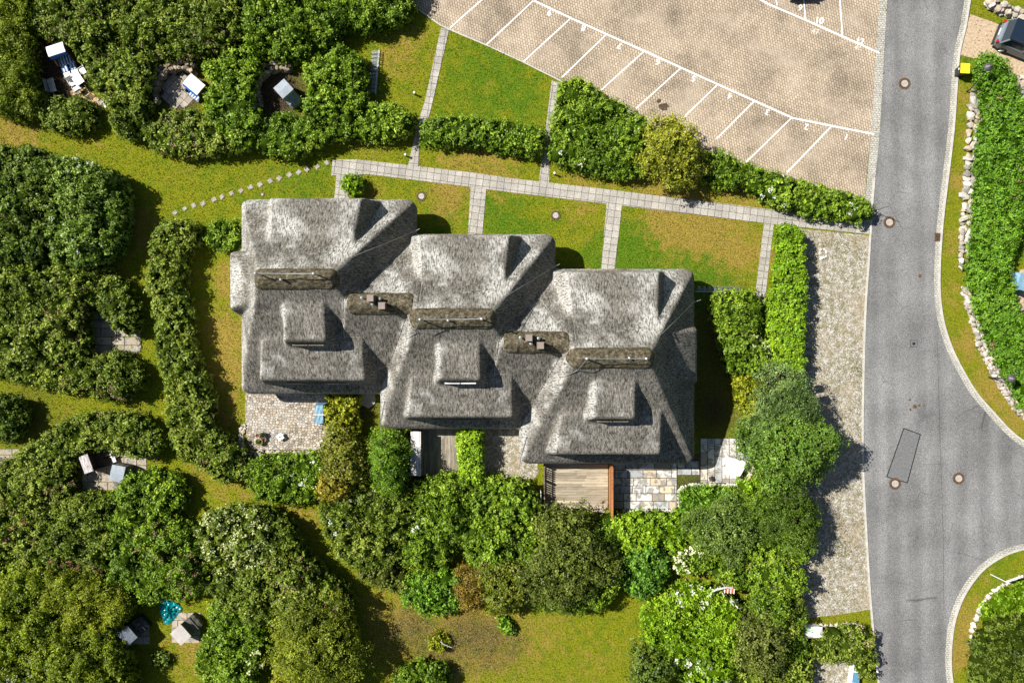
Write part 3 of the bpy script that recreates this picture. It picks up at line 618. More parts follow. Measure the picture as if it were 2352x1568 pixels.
    wire([pa+Vector((0, 0, -.06)), pa.lerp(pb, .5)+Vector((0, 0, -.16)), pb+Vector((0, 0, -.06))])
    def onroof(P, Q, n=14, h=.10):
        pts = []
        for k in range(n+1):
            a = Vector(P).lerp(Vector(Q), k/n); z = float(ZI(np.array([a.x]), np.array([a.y]))[0]); pts.append((a.x, a.y, z+h))
        return pts
    a = G(ux(862), vx(615)); b = G(ux(968), vx(540)); seg = onroof(a, b); seg[-1] = (b[0]+.2, b[1]+.05, 2.85)
    if i == 1: seg = [tuple(pb), ]+seg
    if i == 2: seg = onroof(a, b, 14, .12); seg[-1] = (b[0]+.25, b[1], 2.9)
    wire(seg)
    if i > 0:
        wire([tuple(pa), (pa.x-.35, pa.y-.55, 9.9)]+onroof((pa.x-.45, pa.y-.75), G(ux(668), vx(700)), 3))
        b = G(ux(588), vx(905)); wire(onroof(G(ux(596), vx(835)), G(ux(584), vx(880)), 5)+[(b[0]-.25, b[1]-.15, 2.6)])
    for (u, v) in [[(646.6,642.5)], [(1030,736)], [(1445,822)]][i]:
        x, y = T(u, v, 9.9); MB().lathe((x, y, 9.75), [(.04,0),(.04,.25),(.08,.27),(.08,.33),(.02,.36)], 10).build('vent_pipe', 'metal', root)
    if i < 2:
        lc = cap(854, 981, 687, 731, .35, 'low_ridge_cap', root, 40+i)
        o_ = (364*i, 91*i)
        for k, (u, v) in enumerate([(851, 685), (877.5, 702.5)]):
            x, y = T(u+o_[0], v+o_[1], 9.35); ch = MB().box((x, y, 8.85), (.40, .40, .9)).box((x, y, 9.33), (.47, .47, .05)).build('chimney', 'brick_wall', root)
            MB().box((x, y, 9.45), (.40, .40, .04)).box((x-.14, y-.14, 9.39), (.05, .05, .08)).box((x+.14, y+.14, 9.39), (.05, .05, .08)).box((x+.14, y-.14, 9.39), (.05, .05, .08)).box((x-.14, y+.14, 9.39), (.05, .05, .08)).build('cowl', 'chimney_cap', ch)
        for u, v in [(831.6, 684), (873, 686), (855.8, 698)]:
            x, y = T(u+o_[0], v+o_[1], 9.0); MB().lathe((x, y, 8.6), [(.05,0),(.05,.42),(.10,.44),(.11,.50),(.03,.55)], 12).build('vent_pipe', 'metal', root)
# ---------------------------------------------------------------- foliage
def in_poly(P, x, y):
    c = np.zeros(np.shape(x), bool); n = len(P)
    for i in range(n):
        x0, y0 = P[i]; x1, y1 = P[(i+1) % n]
        if y0 == y1: continue
        c ^= ((y0 > y) != (y1 > y)) & (x < (x1-x0)*(y-y0)/(y1-y0)+x0)
    return c
def edge_d(P, x, y):
    dm = np.full(np.shape(x), 1e9); n = len(P)
    for i in range(n):
        ax, ay = P[i]; bx, by = P[(i+1) % n]; dx, dy = bx-ax, by-ay; L = dx*dx+dy*dy+1e-9
        t = np.clip(((x-ax)*dx+(y-ay)*dy)/L, 0, 1); dm = np.minimum(dm, np.hypot(x-ax-t*dx, y-ay-t*dy))
    return dm
def fill(P, h, rmin, rmax, r, hv=.16, space=.62, flat=False):
    P = np.array(P); x0, y0 = P.min(0); x1, y1 = P.max(0); L = []; tries = int((x1-x0)*(y1-y0)*60)+200
    X = r.uniform(x0, x1, tries); Y = r.uniform(y0, y1, tries); ok = in_poly(P, X, Y); X = X[ok]; Y = Y[ok]; D = edge_d(P, X, Y)
    for x, y, dd in zip(X, Y, D):
        rr = min(r.uniform(rmin+(rmax-rmin)*.3, rmax), dd+.10)
        if rr < rmin: continue
        if any((x-a[0])**2+(y-a[1])**2 < (space*(rr+a[3])*.75)**2 for a in L): continue
        q = 1.0 if flat else (.74+.26*min(1, dd/1.5))
        hh = h*q*(1+r.uniform(-hv, hv*.7)); L.append((x, y, hh, rr))
    return L
def sphere_grid(n=5):
    if n in sphere_grid.c: return sphere_grid.c[n]
    vs = []; fs = []; t = np.tan(np.linspace(-math.pi/4, math.pi/4, n+1))
    for ax in range(3):
        for sg in (-1, 1):
            b = len(vs)
            for i in range(n+1):
                for j in range(n+1):
                    p = np.zeros(3); p[ax] = sg; p[(ax+1) % 3] = t[i]*sg; p[(ax+2) % 3] = t[j]; vs.append(p/np.linalg.norm(p))
            for i in range(n):
                for j in range(n):
                    a = b+i*(n+1)+j; fs.append((a, a+n+1, a+n+2, a+1))
    sphere_grid.c[n] = (np.array(vs), np.array(fs)); return sphere_grid.c[n]
sphere_grid.c = {}
NSEED = [100]
STAT = [0]
def foliage(name, ell, parent, pal, leaf=.15, dens=15, per=11, flowers=None, seed=0, core=.84, spread=.135, aspect=.6, lump=.14, up=.30, coremul=.30, pop=.20):
    """ell: array of ellipsoids (x, y, zc, r, rz). Leaves in rosettes over the union's outer surface."""
    r = np.random.default_rng(seed); E = np.array(ell, float); P = []; N = []
    for k, (x, y, zc, rr, rz) in enumerate(E):
        area = 4*math.pi*((rr*rr)**1.6+2*(rr*rz)**1.6)**(1/1.6)/3**(1/1.6)*1.0
        n = int(area*dens*.62)+3; dd = r.normal(size=(n, 3)); dd /= np.linalg.norm(dd, axis=1)[:, None]; dd = dd[dd[:, 2] > -.45]
        p = dd*np.array([rr, rr, rz]); lm = 1+lump*nz3(p[:, 0]+x, p[:, 1]+y, p[:, 2]+zc, 5.2, seed+3)+lump*.7*nz3(p[:, 0]+x, p[:, 1]+y, p[:, 2]+zc, 11, seed+4)
        p = p*lm[:, None]+np.array([x, y, zc]); ok = p[:, 2] > .05
        near = np.nonzero(np.hypot(E[:, 0]-x, E[:, 1]-y) < rr+E[:, 3])[0]
        for j in near:
            if j == k: continue
            q = (p-E[j, :3])/np.array([E[j, 3], E[j, 3], E[j, 4]]); ok &= (q*q).sum(1) > .80
        nn = dd/np.array([rr, rr, rz]); nn /= np.linalg.norm(nn, axis=1)[:, None]
        p = p+nn*(r.random(len(p))[:, None]**1.5*pop-.06); P.append(p[ok]); N.append(nn[ok])
    P = np.vstack(P); N = np.vstack(N); m_ = len(P)
    tone = nz3(P[:, 0], P[:, 1], P[:, 2], 1.1, seed+7)*.5+nz3(P[:, 0], P[:, 1], P[:, 2], 3.3, seed+8)*.35+r.normal(size=m_)*.22
    pal = np.array(pal)*1.12; t = np.clip(.5+.5*tone, 0, 1)[:, None]
    base = np.where(t < .5, pal[0]*(1-2*t)+pal[1]*2*t, pal[1]*(2-2*t)+pal[2]*(2*t-1))
    ro = np.zeros(m_, bool); fl = np.zeros(m_, bool); fcol = None
    if flowers:
        fcol, frac, thr, fs_ = flowers
        fl = (nz3(P[:, 0], P[:, 1], P[:, 2], 1.0, seed+21) > thr) & (r.random(m_) < frac) & (N[:, 2] > .0)
    reps = per; C = np.repeat(P, reps, 0); A = np.repeat(N, reps, 0); B = np.repeat(base, reps, 0); FL = np.repeat(fl, reps)
    n = len(C); off = r.normal(size=(n, 3))*spread*.62; off[:, 2] *= .8; C = C+off
    ax = A*(1-up)+np.array([0, 0, up])+r.normal(size=(n, 3))*.50; ax /= np.linalg.norm(ax, axis=1)[:, None]
    dr = off+r.normal(size=(n, 3))*.08; dr = dr-(dr*ax).sum(1)[:, None]*ax; dr /= np.linalg.norm(dr, axis=1)[:, None]+1e-9
    si = np.cross(ax, dr); L = leaf*r.uniform(.65, 1.3, n)[:, None]*np.repeat(r.uniform(.65, 1.35, m_), reps)[:, None]*(.9+.25*(seed % 7)/6); Wd = L*aspect
    B = B*r.uniform(.70, 1.30, n)[:, None]*np.repeat(r.uniform(.75, 1.25, m_), reps)[:, None]*(1+r.normal(size=(n, 3))*.05)
    if flowers:
        if isinstance(fcol, tuple): B[FL] = np.array(fcol)*r.uniform(.8, 1.15, (FL.sum(), 1))
        L = np.where(FL[:, None], leaf*fs_, L); Wd = np.where(FL[:, None], L*.9, Wd)
        C[FL] += A[FL]*.06
    V4 = np.stack([C-dr*L*.5, C+si*Wd*.5+ax*L*.10, C+dr*L*.5, C-si*Wd*.5+ax*L*.10], 1).reshape(-1, 3)
    C4 = np.repeat(np.clip(B, .004, .9), 4, 0); F4 = np.arange(4*n).reshape(n, 4)
    gv, gf = sphere_grid(6); vs = [V4]; cs = [C4]; fs = [F4]; o_ = len(V4)
    for x, y, zc, rr, rz in E:
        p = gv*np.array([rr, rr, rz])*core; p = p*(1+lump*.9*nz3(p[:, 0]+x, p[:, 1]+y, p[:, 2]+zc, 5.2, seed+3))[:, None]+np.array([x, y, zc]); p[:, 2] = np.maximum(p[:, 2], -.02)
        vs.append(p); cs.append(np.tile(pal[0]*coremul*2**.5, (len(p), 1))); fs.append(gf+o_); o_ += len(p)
    Vv = np.vstack(vs); Cc = np.vstack(cs); Ff = np.vstack(fs); Vv = Vv-np.array(wloc(parent)) if parent else Vv
    me = bpy.data.meshes.new(name); me.vertices.add(len(Vv)); me.vertices.foreach_set('co', Vv.astype(np.float32).ravel())
    me.loops.add(Ff.size); me.loops.foreach_set('vertex_index', Ff.astype(np.int32).ravel()); me.polygons.add(len(Ff))
    me.polygons.foreach_set('loop_start', np.arange(0, Ff.size, 4, dtype=np.int32)); me.update(calc_edges=True)
    ca = me.color_attributes.new('Col', 'FLOAT_COLOR', 'POINT'); ca.data.foreach_set('color', np.hstack([Cc, np.ones((len(Cc), 1))]).astype(np.float32).ravel())
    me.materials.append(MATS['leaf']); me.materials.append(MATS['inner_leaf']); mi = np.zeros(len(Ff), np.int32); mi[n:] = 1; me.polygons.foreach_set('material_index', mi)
    o = bpy.data.objects.new(name, me); COL.objects.link(o); o.parent = parent; STAT[0] += len(Ff)
    return o
# palettes: dark, mid, light leaf colours
GRN = [(.055,.105,.008), (.155,.250,.014), (.30,.40,.032)]; ROSE = [(.055,.090,.009), (.160,.215,.020), (.31,.355,.055)]
BRT = [(.09,.17,.006), (.190,.320,.010), (.33,.46,.024)]; YEL = [(.11,.14,.006), (.25,.27,.012), (.40,.38,.03)]
OLV = [(.045,.068,.008), (.13,.175,.018), (.26,.30,.05)]; ORG = [(.09,.085,.008), (.22,.19,.014), (.38,.30,.03)]
DRK = [(.04,.07,.009), (.11,.165,.016), (.22,.285,.038)]; BLU = [(.06,.105,.022), (.16,.24,.06), (.30,.40,.14)]; SFT = [(.075,.11,.006), (.185,.24,.010), (.29,.34,.02)]
EMR = [(.05,.11,.008), (.14,.27,.016), (.26,.41,.035)]
PINK = ((.33,.20,.13), .11, .25, .6); PINKF = ((.33,.20,.13), .05, .1, .6); WHT = ((.72,.74,.66), .09, .45, .8); CREAM = ((.66,.66,.38), .30, .35, 1.15)
def stems(root, E, h, trunk=0):
    mb = MB(); r = random.Random(len(E)); x0 = root.location.x; y0 = root.location.y
    pts = [e for e in E if r.random() < min(1, 14/len(E))] or [E[0]]
    for e in pts[:22]:
        bx = e[0]*.6+x0*.4 if trunk else e[0]+r.uniform(-.15, .15); by = e[1]*.6+y0*.4 if trunk else e[1]+r.uniform(-.15, .15)
        if trunk:
            q = Vector((x0, y0, h*.28)); mb.tube([q, Vector((bx, by, (e[2]+q.z)/2)), (e[0], e[1], e[2]+e[4]*.95), (e[0]+r.uniform(-.4,.4), e[1]+r.uniform(-.4,.4), e[2]+e[4]*1.12)], trunk*.5, 6, r2=trunk*.12)
        else: mb.tube([(bx, by, 0), (e[0], e[1], e[2]*.6), (e[0]+r.uniform(-.3, .3), e[1]+r.uniform(-.3, .3), e[2]+e[4]*.7)], .05, 5, r2=.015)
    if trunk: mb.tube([(x0, y0, -.1), (x0+.05, y0, h*.15), (x0, y0, h*.32)], trunk, 10, r2=trunk*.7)
    return mb.build('trunk' if trunk else 'stems', 'bark', root)
def bush(poly, h, label, pal=ROSE, kind='shrub', rmax=1.15, rmin=.38, fl=None, cat=None, group=None, style=None, **k):
    NSEED[0] += 1; r = np.random.default_rng(NSEED[0]); P = [T(u, v, h*.55) for u, v in poly]
    flat = style == 'clip'; L = fill(P, h, rmin, rmax, r, .05 if flat else k.pop('hv', .26), .5 if flat else .62, flat)
    if not L: print('EMPTY', label); return
    E = [(x, y, hh*.45, rr*1.04, hh*.56) for x, y, hh, rr in L]
    if flat: k.setdefault('lump', .06); k.setdefault('dens', 26); k.setdefault('core', .80); k.setdefault('coremul', .22)
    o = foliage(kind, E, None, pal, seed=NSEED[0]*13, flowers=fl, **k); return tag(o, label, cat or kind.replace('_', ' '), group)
def tree(u, v, r_, h, label, pal=OLV, kind='tree', z0=.28, nb=16, fl=None, cat='tree', group=None, lr=(.42, .62), sq=(1, 1), **k):
    NSEED[0] += 1; r = np.random.default_rng(NSEED[0]); cx, cy = T(u, v, h*.6); R = r_*S*(1-.6*h/H)
    E = []; nb = int(nb*1.7); lo, hi = lr[0]*.55, lr[1]*.82; ph = r.uniform(0, 6.28, 3)
    for i in range(nb):
        a = 2.4*i+r.uniform(-.7, .7); q = math.sqrt((i+.4)/nb); env = R*(1+.13*math.sin(2*a+ph[0])+.10*math.sin(3*a+ph[1])+.08*math.sin(5*a+ph[2]))
        rr = R*r.uniform(lo, hi)*(1-.35*q); dd = q*(env-rr*.6)*r.uniform(.9, 1.08)
        zt = h*(1-.45*q*q)*r.uniform(.82, 1.05); rz = rr*r.uniform(.6, 1.0); E.append((cx+dd*math.cos(a)*sq[0], cy+dd*math.sin(a)*sq[1], zt-rz, rr, rz))
        if q > .5: E.append((cx+dd*r.uniform(.8, 1)*math.cos(a+.3)*sq[0], cy+dd*r.uniform(.8, 1)*math.sin(a+.3)*sq[1], max(h*z0+rz*.6, zt-rz*2.1), rr*.9, rz))
    root = empty(kind, (cx, cy, 0), label, cat, group)
    k.setdefault('core', .50); k.setdefault('lump', .24); k.setdefault('pop', .38); k.setdefault('spread', .16)
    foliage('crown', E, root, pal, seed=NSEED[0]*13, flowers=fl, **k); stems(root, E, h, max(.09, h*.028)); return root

# --- top left: rose bushes round the three seating nooks
bush([(-40,-40),(72,-40),(85,40),(70,85),(72,130),(80,190),(95,240),(60,280),(-40,250)], 2.6, 'soft yellow-green thicket in the top left corner of the garden', SFT, leaf=.10, dens=30)
bush([(60,-40),(290,-40),(285,60),(250,120),(200,160),(168,105),(100,78),(78,60)], 2.3, 'rose thicket above the white beach chair with blue striped seat', ROSE, fl=PINK)
bush([(285,-40),(560,-40),(560,80),(500,125),(405,132),(365,140),(270,105),(285,50)], 2.5, 'large rose thicket above the nook with the white-roofed blue beach chair', ROSE, fl=PINK)
bush([(555,-40),(790,-40),(800,60),(760,100),(700,130),(650,138),(570,110)], 2.6, 'bright green bush mass at the top edge above the grey covered beach chair', GRN, fl=WHT)
bush([(780,-40),(960,-40),(945,28),(905,58),(845,72),(795,62)], 2.2, 'dense green hedge end reaching the corner of the parking lot', GRN, kind='hedge', cat='hedge')
bush([(215,140),(270,105),(358,148),(340,190),(342,240),(330,262),(342,300),(315,318),(275,312),(258,290),(258,245),(225,205),(190,180)], 2.3, 'rose bush bank between the striped chair nook and the round stone ring', ROSE, fl=PINK)
bush([(470,150),(560,105),(605,145),(580,185),(580,245),(610,270),(590,300),(580,330),(545,342),(505,300),(475,262),(472,215),(490,190)], 2.5, 'green bush bank between the two round stone nooks', GRN, fl=WHT)
bush([(335,300),(372,268),(430,252),(490,268),(560,305),(560,345),(480,352),(400,358),(350,340)], 2.0, 'rounded rose bush on the lawn side of the left stone ring', ROSE, fl=PINK)
bush([(690,160),(790,105),(832,140),(842,200),(838,250),(790,270),(735,290),(695,262),(705,225),(712,190)], 2.6, 'tall bright bush beside the metal bicycle rack on the upper lawn', GRN, fl=WHT)
bush([(583,325),(600,285),(650,262),(735,275),(775,300),(740,335),(680,355),(610,358)], 2.0, 'rounded bush with white blossoms below the right stone ring', GRN, fl=WHT)
bush([(745,285),(790,255),(850,245),(905,238),(948,268),(950,298),(905,322),(820,318),(765,318)], 2.0, 'row of bushes ending at the narrow path to the parking lot', GRN, fl=PINKF)
bush([(88,245),(130,225),(190,222),(222,250),(215,290),(170,305),(120,300),(90,280)], 1.7, 'low round rose bush below the striped beach chair nook', ROSE, fl=PINK)
# --- left side
bush([(-40,345),(60,335),(135,362),(150,420),(130,500),(120,590),(60,610),(-40,600)], 3.0, 'dark green bush mass at the left edge above the paved nook', DRK, fl=PINKF)
bush([(120,360),(190,372),(270,405),(288,450),(285,520),(268,575),(215,612),(140,612),(115,540),(140,440)], 3.2, 'large pale-leaved bush casting a shadow on the left lawn', [(.06,.105,.012), (.16,.24,.03), (.30,.38,.08)], fl=((.60,.66,.50), .06, .2, .7))
bush([(-40,600),(60,605),(160,612),(225,640),(205,690),(195,750),(205,820),(110,845),(-40,850)], 2.8, 'wide rose thicket left of the square paved nook', ROSE, fl=PINK)
bush([(190,625),(240,618),(285,650),(312,700),(318,745),(300,770),(272,762),(245,725),(200,690)], 2.4, 'rose bush arching over the top of the square paved nook', ROSE, fl=PINK)
bush([(-40,850),(100,835),(205,818),(240,835),(200,870),(190,905),(120,900),(60,880),(-40,860)], 2.2, 'yellow-green rose bank below the square paved nook', [(.065,.10,.010), (.18,.235,.020), (.33,.37,.05)], fl=PINK)
bush([(190,870),(215,822),(265,808),(312,830),(328,860),(312,900),(272,922),(215,915)], 2.4, 'round rose bush at the end of the bank below the square nook', ROSE, fl=PINK)
bush([(-40,905),(30,908),(55,940),(55,980),(25,1010),(-40,1010)], 2.4, 'dark round bush at the left edge between two lawn paths', DRK)
bush([(350,540),(372,512),(415,505),(460,520),(440,560),(420,600),(425,680),(440,730),(440,800),(468,860),(488,920),(492,985),(535,1015),(570,1055),(562,1102),(525,1115),(480,1082),(425,1062),(398,1010),(382,900),(362,800),(347,690),(346,600)], 2.3,
     'long winding rose hedge between the left lawn and the first house', ROSE, kind='hedge', cat='hedge', fl=PINKF, rmax=.9)
bush([(472,530),(490,510),(552,508),(556,570),(515,576),(480,560)], 1.6, 'small rounded bush tucked against the left eave of the first house', GRN, rmax=.8)
bush([(95,1010),(160,960),(230,945),(310,950),(360,985),(374,1025),(350,1050),(285,1040),(235,1028),(190,1040),(160,1080),(178,1128),(130,1160),(60,1185),(-40,1190),(-40,1090),(45,1040)], 2.3,
     'curved rose hedge around the nook with the weathered wicker beach chair', ROSE, kind='hedge', cat='hedge', fl=PINK)
bush([(295,1092),(345,1078),(395,1085),(425,1115),(425,1150),(400,1182),(340,1182),(280,1165),(255,1135)], 2.3, 'rounded bush just below the grey covered chair', GRN)
bush([(-40,1190),(120,1160),(200,1135),(255,1150),(270,1230),(250,1310),(200,1325),(100,1300),(-40,1300)], 2.8, 'pink-flowered rose thicket at the left edge below the curved hedge', ROSE, fl=((.42,.18,.15), .16, .2, .6))
bush([(255,1160),(330,1182),(400,1190),(460,1235),(488,1290),(480,1340),(440,1370),(390,1378),(330,1375),(255,1325),(262,1230)], 3.0, 'green thicket above the crumpled turquoise tarpaulin', GRN, fl=PINK)
bush([(120,1300),(215,1318),(285,1345),(300,1390),(270,1440),(170,1440),(110,1380)], 3.6, 'taller olive-green thicket left of the blue-grey beach chair', [(.08,.11,.006), (.20,.235,.010), (.30,.33,.02)], leaf=.11, dens=28)
bush([(-40,1290),(120,1300),(115,1390),(175,1440),(265,1440),(285,1500),(312,1610),(-40,1610)], 3.4, 'wide dense thicket filling the bottom left corner', SFT, leaf=.11, dens=26, fl=((.5,.55,.45), .05, .3, .7))
bush([(450,1215),(480,1180),(530,1165),(600,1165),(655,1190),(685,1230),(690,1270),(600,1300),(500,1310),(480,1270)], 2.9, 'bush with pale cream blossom clusters at the edge of the lawn path', ROSE, fl=((.55,.58,.26), .25, .30, .9))
bush([(485,1300),(600,1290),(690,1262),(735,1310),(790,1350),(805,1385),(720,1408),(600,1432),(520,1402),(480,1350)], 3.2, 'large rose thicket above the yellow-green tree', ROSE, fl=PINK)
bush([(480,1375),(540,1365),(600,1408),(615,1470),(600,1540),(570,1610),(485,1610),(452,1540),(455,1500),(485,1450)], 2.6, 'bush with cream elderflowers right of the pale beach chair', GRN, fl=CREAM)
tree(725,1480,118,5.4, 'large yellow-green tree casting a wide shadow on the bottom lawn', [(.08,.11,.008), (.21,.25,.014), (.36,.39,.045)], nb=24, dens=22, leaf=.11, lr=(.3, .48), core=.55)
bush([(345,1502),(385,1502),(388,1528),(350,1530)], .7, 'tiny dark shrub alone on the lawn below the turquoise tarpaulin', DRK, rmax=.5, rmin=.2)
# --- below the houses
bush([(568,1060),(610,1042),(665,1048),(735,1040),(755,1080),(748,1130),(700,1160),(640,1155),(585,1140),(565,1105)], 2.0, 'green bush row below the cobbled terrace', GRN, fl=WHT)
bush([(752,902),(818,902),(822,960),(818,1012),(765,1015),(748,985)], 2.1, 'yellow-green hedge closing the right side of the cobbled terrace', YEL, kind='hedge', cat='hedge', rmax=.8)
tree(790,1050,62,3.6, 'orange-tinged bush-like tree right of the terrace corner', [(.08,.10,.010), (.19,.20,.02), (.32,.30,.05)], nb=14, dens=26)
tree(772,1110,46,3.2, 'rust and olive coloured small tree below the terrace hedge', ORG, nb=10, dens=24)
tree(892,1068,62,4.6, 'deep green tree left of the narrow timber deck', [(.05,.10,.006), (.13,.24,.012), (.23,.36,.022)], nb=18, sq=(.8, 1.25), lr=(.34, .5), leaf=.10, dens=30)
bush([(1055,985),(1106,985),(1106,1112),(1060,1112)], 2.0, 'clipped bright green hedge between timber deck and gravel terrace', BRT, kind='hedge', cat='hedge', rmax=.62, style='clip')
bush([(735,1150),(800,1125),(880,1130),(950,1115),(955,1200),(930,1260),(900,1300),(820,1310),(765,1260),(738,1205)], 2.8, 'broad thicket with scattered white flowers below the first terrace', ROSE, fl=WHT)
bush([(945,1115),(1010,1092),(1080,1092),(1085,1180),(1060,1260),(1000,1310),(915,1300),(935,1240),(960,1190)], 2.9, 'bright thicket with small white flowers below the narrow timber deck', GRN, fl=WHT)
bush([(1085,1105),(1150,1100),(1215,1112),(1240,1160),(1240,1182),(1195,1225),(1175,1290),(1085,1310),(1065,1250),(1085,1170)], 2.8, 'thicket below the gravel terrace with reddish tips', GRN, fl=PINK)
bush([(820,1310),(900,1300),(940,1330),(935,1372),(880,1350),(825,1330)], 1.8, 'low yellowish bush at the edge of the dry lawn', [(.08,.10,.014), (.14,.17,.022), (.2,.22,.03)])
bush([(935,1320),(1010,1305),(1060,1325),(1050,1400),(985,1412),(925,1380)], 2.4, 'fresh green bush with white flowers bordering the dry bottom lawn', EMR, fl=WHT)
tree(1083,1352,46,3.4, 'orange-brown tree at the edge of the dry bottom lawn', [(.10,.075,.010), (.22,.15,.018), (.36,.24,.04)], nb=12, dens=26, leaf=.10)
tree(1155,1345,62,3.9, 'dull olive tree beside the orange-brown tree', [(.06,.08,.008), (.155,.185,.014), (.26,.28,.025)], nb=14, dens=26)
tree(1300,1290,118,5.2, 'large dark olive tree with visible grey branches below the wooden deck', [(.045,.065,.008), (.12,.155,.018), (.24,.27,.05)], nb=26, lr=(.28, .42), dens=22, core=.55)
bush([(1240,1178),(1300,1175),(1380,1178),(1385,1205),(1300,1212),(1245,1205)], 1.2, 'low green strip of shrubs under the edge of the wooden deck', GRN, rmax=.6)
bush([(1395,1190),(1470,1180),(1560,1180),(1590,1215),(1560,1260),(1500,1250),(1440,1270),(1395,1250)], 2.4, 'bright green shrubs below the slab terrace', BRT)
bush([(1430,1290),(1455,1250),(1500,1245),(1532,1270),(1538,1310),(1515,1350),(1475,1378),(1440,1350),(1425,1320)], 2.8, 'round green bush alone beside the gap to the bottom lawn', [(.045,.11,.010), (.12,.25,.02), (.22,.38,.04)])
bush([(1535,1265),(1580,1245),(1630,1258),(1635,1300),(1590,1318),(1545,1305)], 2.2, 'shrub covered with cream white flower heads', GRN, fl=((.74,.74,.48), .38, .0, 1.1))
bush([(1560,1132),(1588,1118),(1640,1120),(1700,1125),(1700,1160),(1640,1190),(1570,1190)], 1.5, 'shrubs in the curved bed below the slab terrace', EMR, rmax=.8)
tree(1815,1032,108,6.0, 'tall bright tree throwing a feathery shadow over the gravel strip', [(.055,.11,.012), (.12,.21,.02), (.21,.32,.045)], nb=26, lr=(.3, .44), dens=26, core=.6, sq=(.95, 1.1))
tree(1800,940,92,5.4, 'blue-green conifer above the tall bright tree', BLU, nb=18, lr=(.3, .46), dens=30, leaf=.10, core=.6)
tree(1800,1180,88,5.2, 'dark green pine between the slab terrace and the gravel strip', [(.04,.075,.008), (.10,.17,.012), (.19,.27,.03)], nb=20, lr=(.3, .44), dens=34, leaf=.085)
tree(1660,1220,82,4.6, 'grey-green tree below the curved bed', [(.05,.09,.012), (.13,.20,.03), (.25,.33,.07)], nb=18, lr=(.3, .46), dens=30, leaf=.095)
bush([(1700,1110),(1745,1095),(1760,1140),(1740,1180),(1700,1170)], 2.6, 'bright bush partly hiding the white covered table', BRT)
bush([(1640,1300),(1700,1290),(1790,1270),(1840,1290),(1850,1350),(1800,1370),(1700,1345),(1640,1330)], 3.0, 'green bush row left of the lower gravel strip', GRN, fl=PINKF)
bush([(1478,1410),(1510,1372),(1570,1345),(1640,1345),(1690,1380),(1700,1450),(1690,1540),(1640,1610),(1580,1610),(1560,1530),(1510,1500),(1478,1450)], 3.0, 'large flowering bush with white blossoms at the bottom lawn edge', BRT, fl=((.76,.77,.66), .14, .25, .9))
tree(1745,1480,72,4.4, 'dark olive tree with bare twigs among bottom bushes', [(.045,.062,.010), (.12,.15,.02), (.23,.25,.05)], nb=14, dens=20, core=.5)
tree(1768,1385,50,3.8, 'mid-green small tree above the white utility cabinet', GRN, nb=12)
bush([(1790,1400),(1850,1400),(1850,1440),(1845,1470),(1860,1500),(1830,1520),(1800,1500)], 2.4, 'bush hugging the left side of the white utility cabinet', GRN)
bush([(1780,1510),(1845,1490),(1870,1520),(1852,1610),(1770,1610)], 2.0, 'shrub with pale blossoms left of the gravel drive', ROSE, fl=WHT)
tree(1495,1545,58,4.2, 'dark tree cut by the bottom edge beside the yellow lawn', DRK, nb=12)
bush([(895,1575),(920,1540),(970,1520),(1020,1535),(1030,1570),(1000,1610),(900,1610)], 2.4, 'bush with a few white flowers at the bottom edge of the dry lawn', GRN, fl=WHT)
bush([(1145,1420),(1165,1415),(1178,1440),(1170,1462),(1155,1445)], .9, 'small fresh green shrub alone on the dry lawn', EMR, rmax=.45, rmin=.2)
bush([(985,1470),(1012,1450),(1030,1470),(1015,1495),(990,1490)], 1.1, 'spindly sapling beside a fallen grey branch', YEL, rmax=.4, rmin=.2, dens=10)
bush([(1185,1235),(1240,1195),(1330,1205),(1400,1210),(1430,1250),(1425,1330),(1395,1390),(1340,1405),(1230,1400),(1190,1370),(1180,1300)], 2.6, 'mixed green undergrowth surrounding the large dark olive tree', GRN)
bush([(1060,1300),(1180,1300),(1200,1370),(1180,1405),(1110,1400),(1060,1390)], 1.9, 'undergrowth beneath the orange-brown tree', YEL)
bush([(1580,1180),(1700,1150),(1800,1130),(1880,1160),(1870,1230),(1850,1290),(1760,1280),(1660,1300),(1610,1260),(1570,1230)], 2.8, 'dense green undergrowth between conifers and the lower gravel strip', GRN)
bush([(745,1010),(840,1005),(860,1060),(850,1130),(800,1150),(750,1140),(735,1080)], 1.9, 'olive undergrowth right of the green bush row', YEL)
bush([(1690,1390),(1800,1350),(1850,1370),(1850,1420),(1800,1480),(1790,1610),(1660,1610),(1690,1520)], 2.6, 'undergrowth of mixed bushes at the bottom beside the dark olive tree', ROSE)
bush([(855,990),(935,985),(942,1060),(935,1130),(860,1140),(850,1060)], 2.4, 'green bushes at the foot of the deep green tree', GRN)
bush([(1380,1175),(1440,1178),(1440,1290),(1395,1330),(1385,1250)], 2.4, 'green bush between dark olive tree and round green bush', GRN)
bush([(620,1390),(720,1380),(800,1400),(820,1470),(780,1610),(620,1610),(640,1480)], 2.8, 'green bushes under the large yellow-green tree', YEL)
# --- between the right house and the gravel strip
bush([(1635,680),(1680,668),(1742,672),(1750,720),(1742,770),(1700,775),(1650,765),(1638,720)], 2.4, 'green bush below the low rack at the right house corner', GRN, fl=((.66,.66,.38), .2, .45, 1.0))
bush([(1655,770),(1720,768),(1765,800),(1762,840),(1720,860),(1675,860),(1660,820)], 2.3, 'bush with cream flower clusters beside the dark shed gap', GRN, fl=CREAM)
bush([(1680,862),(1740,868),(1770,900),(1780,950),(1720,975),(1700,920)], 2.6, 'yellow-green bush between flowering bush and conifer', YEL)
bush([(1782,522),(1812,518),(1838,530),(1842,600),(1845,690),(1840,780),(1838,860),(1825,920),(1770,910),(1772,850),(1768,760),(1768,690),(1782,640),(1790,580)], 2.0, 'tall straight clipped hedge along the gravel strip', BRT, kind='hedge', cat='hedge', rmax=.8, style='clip')
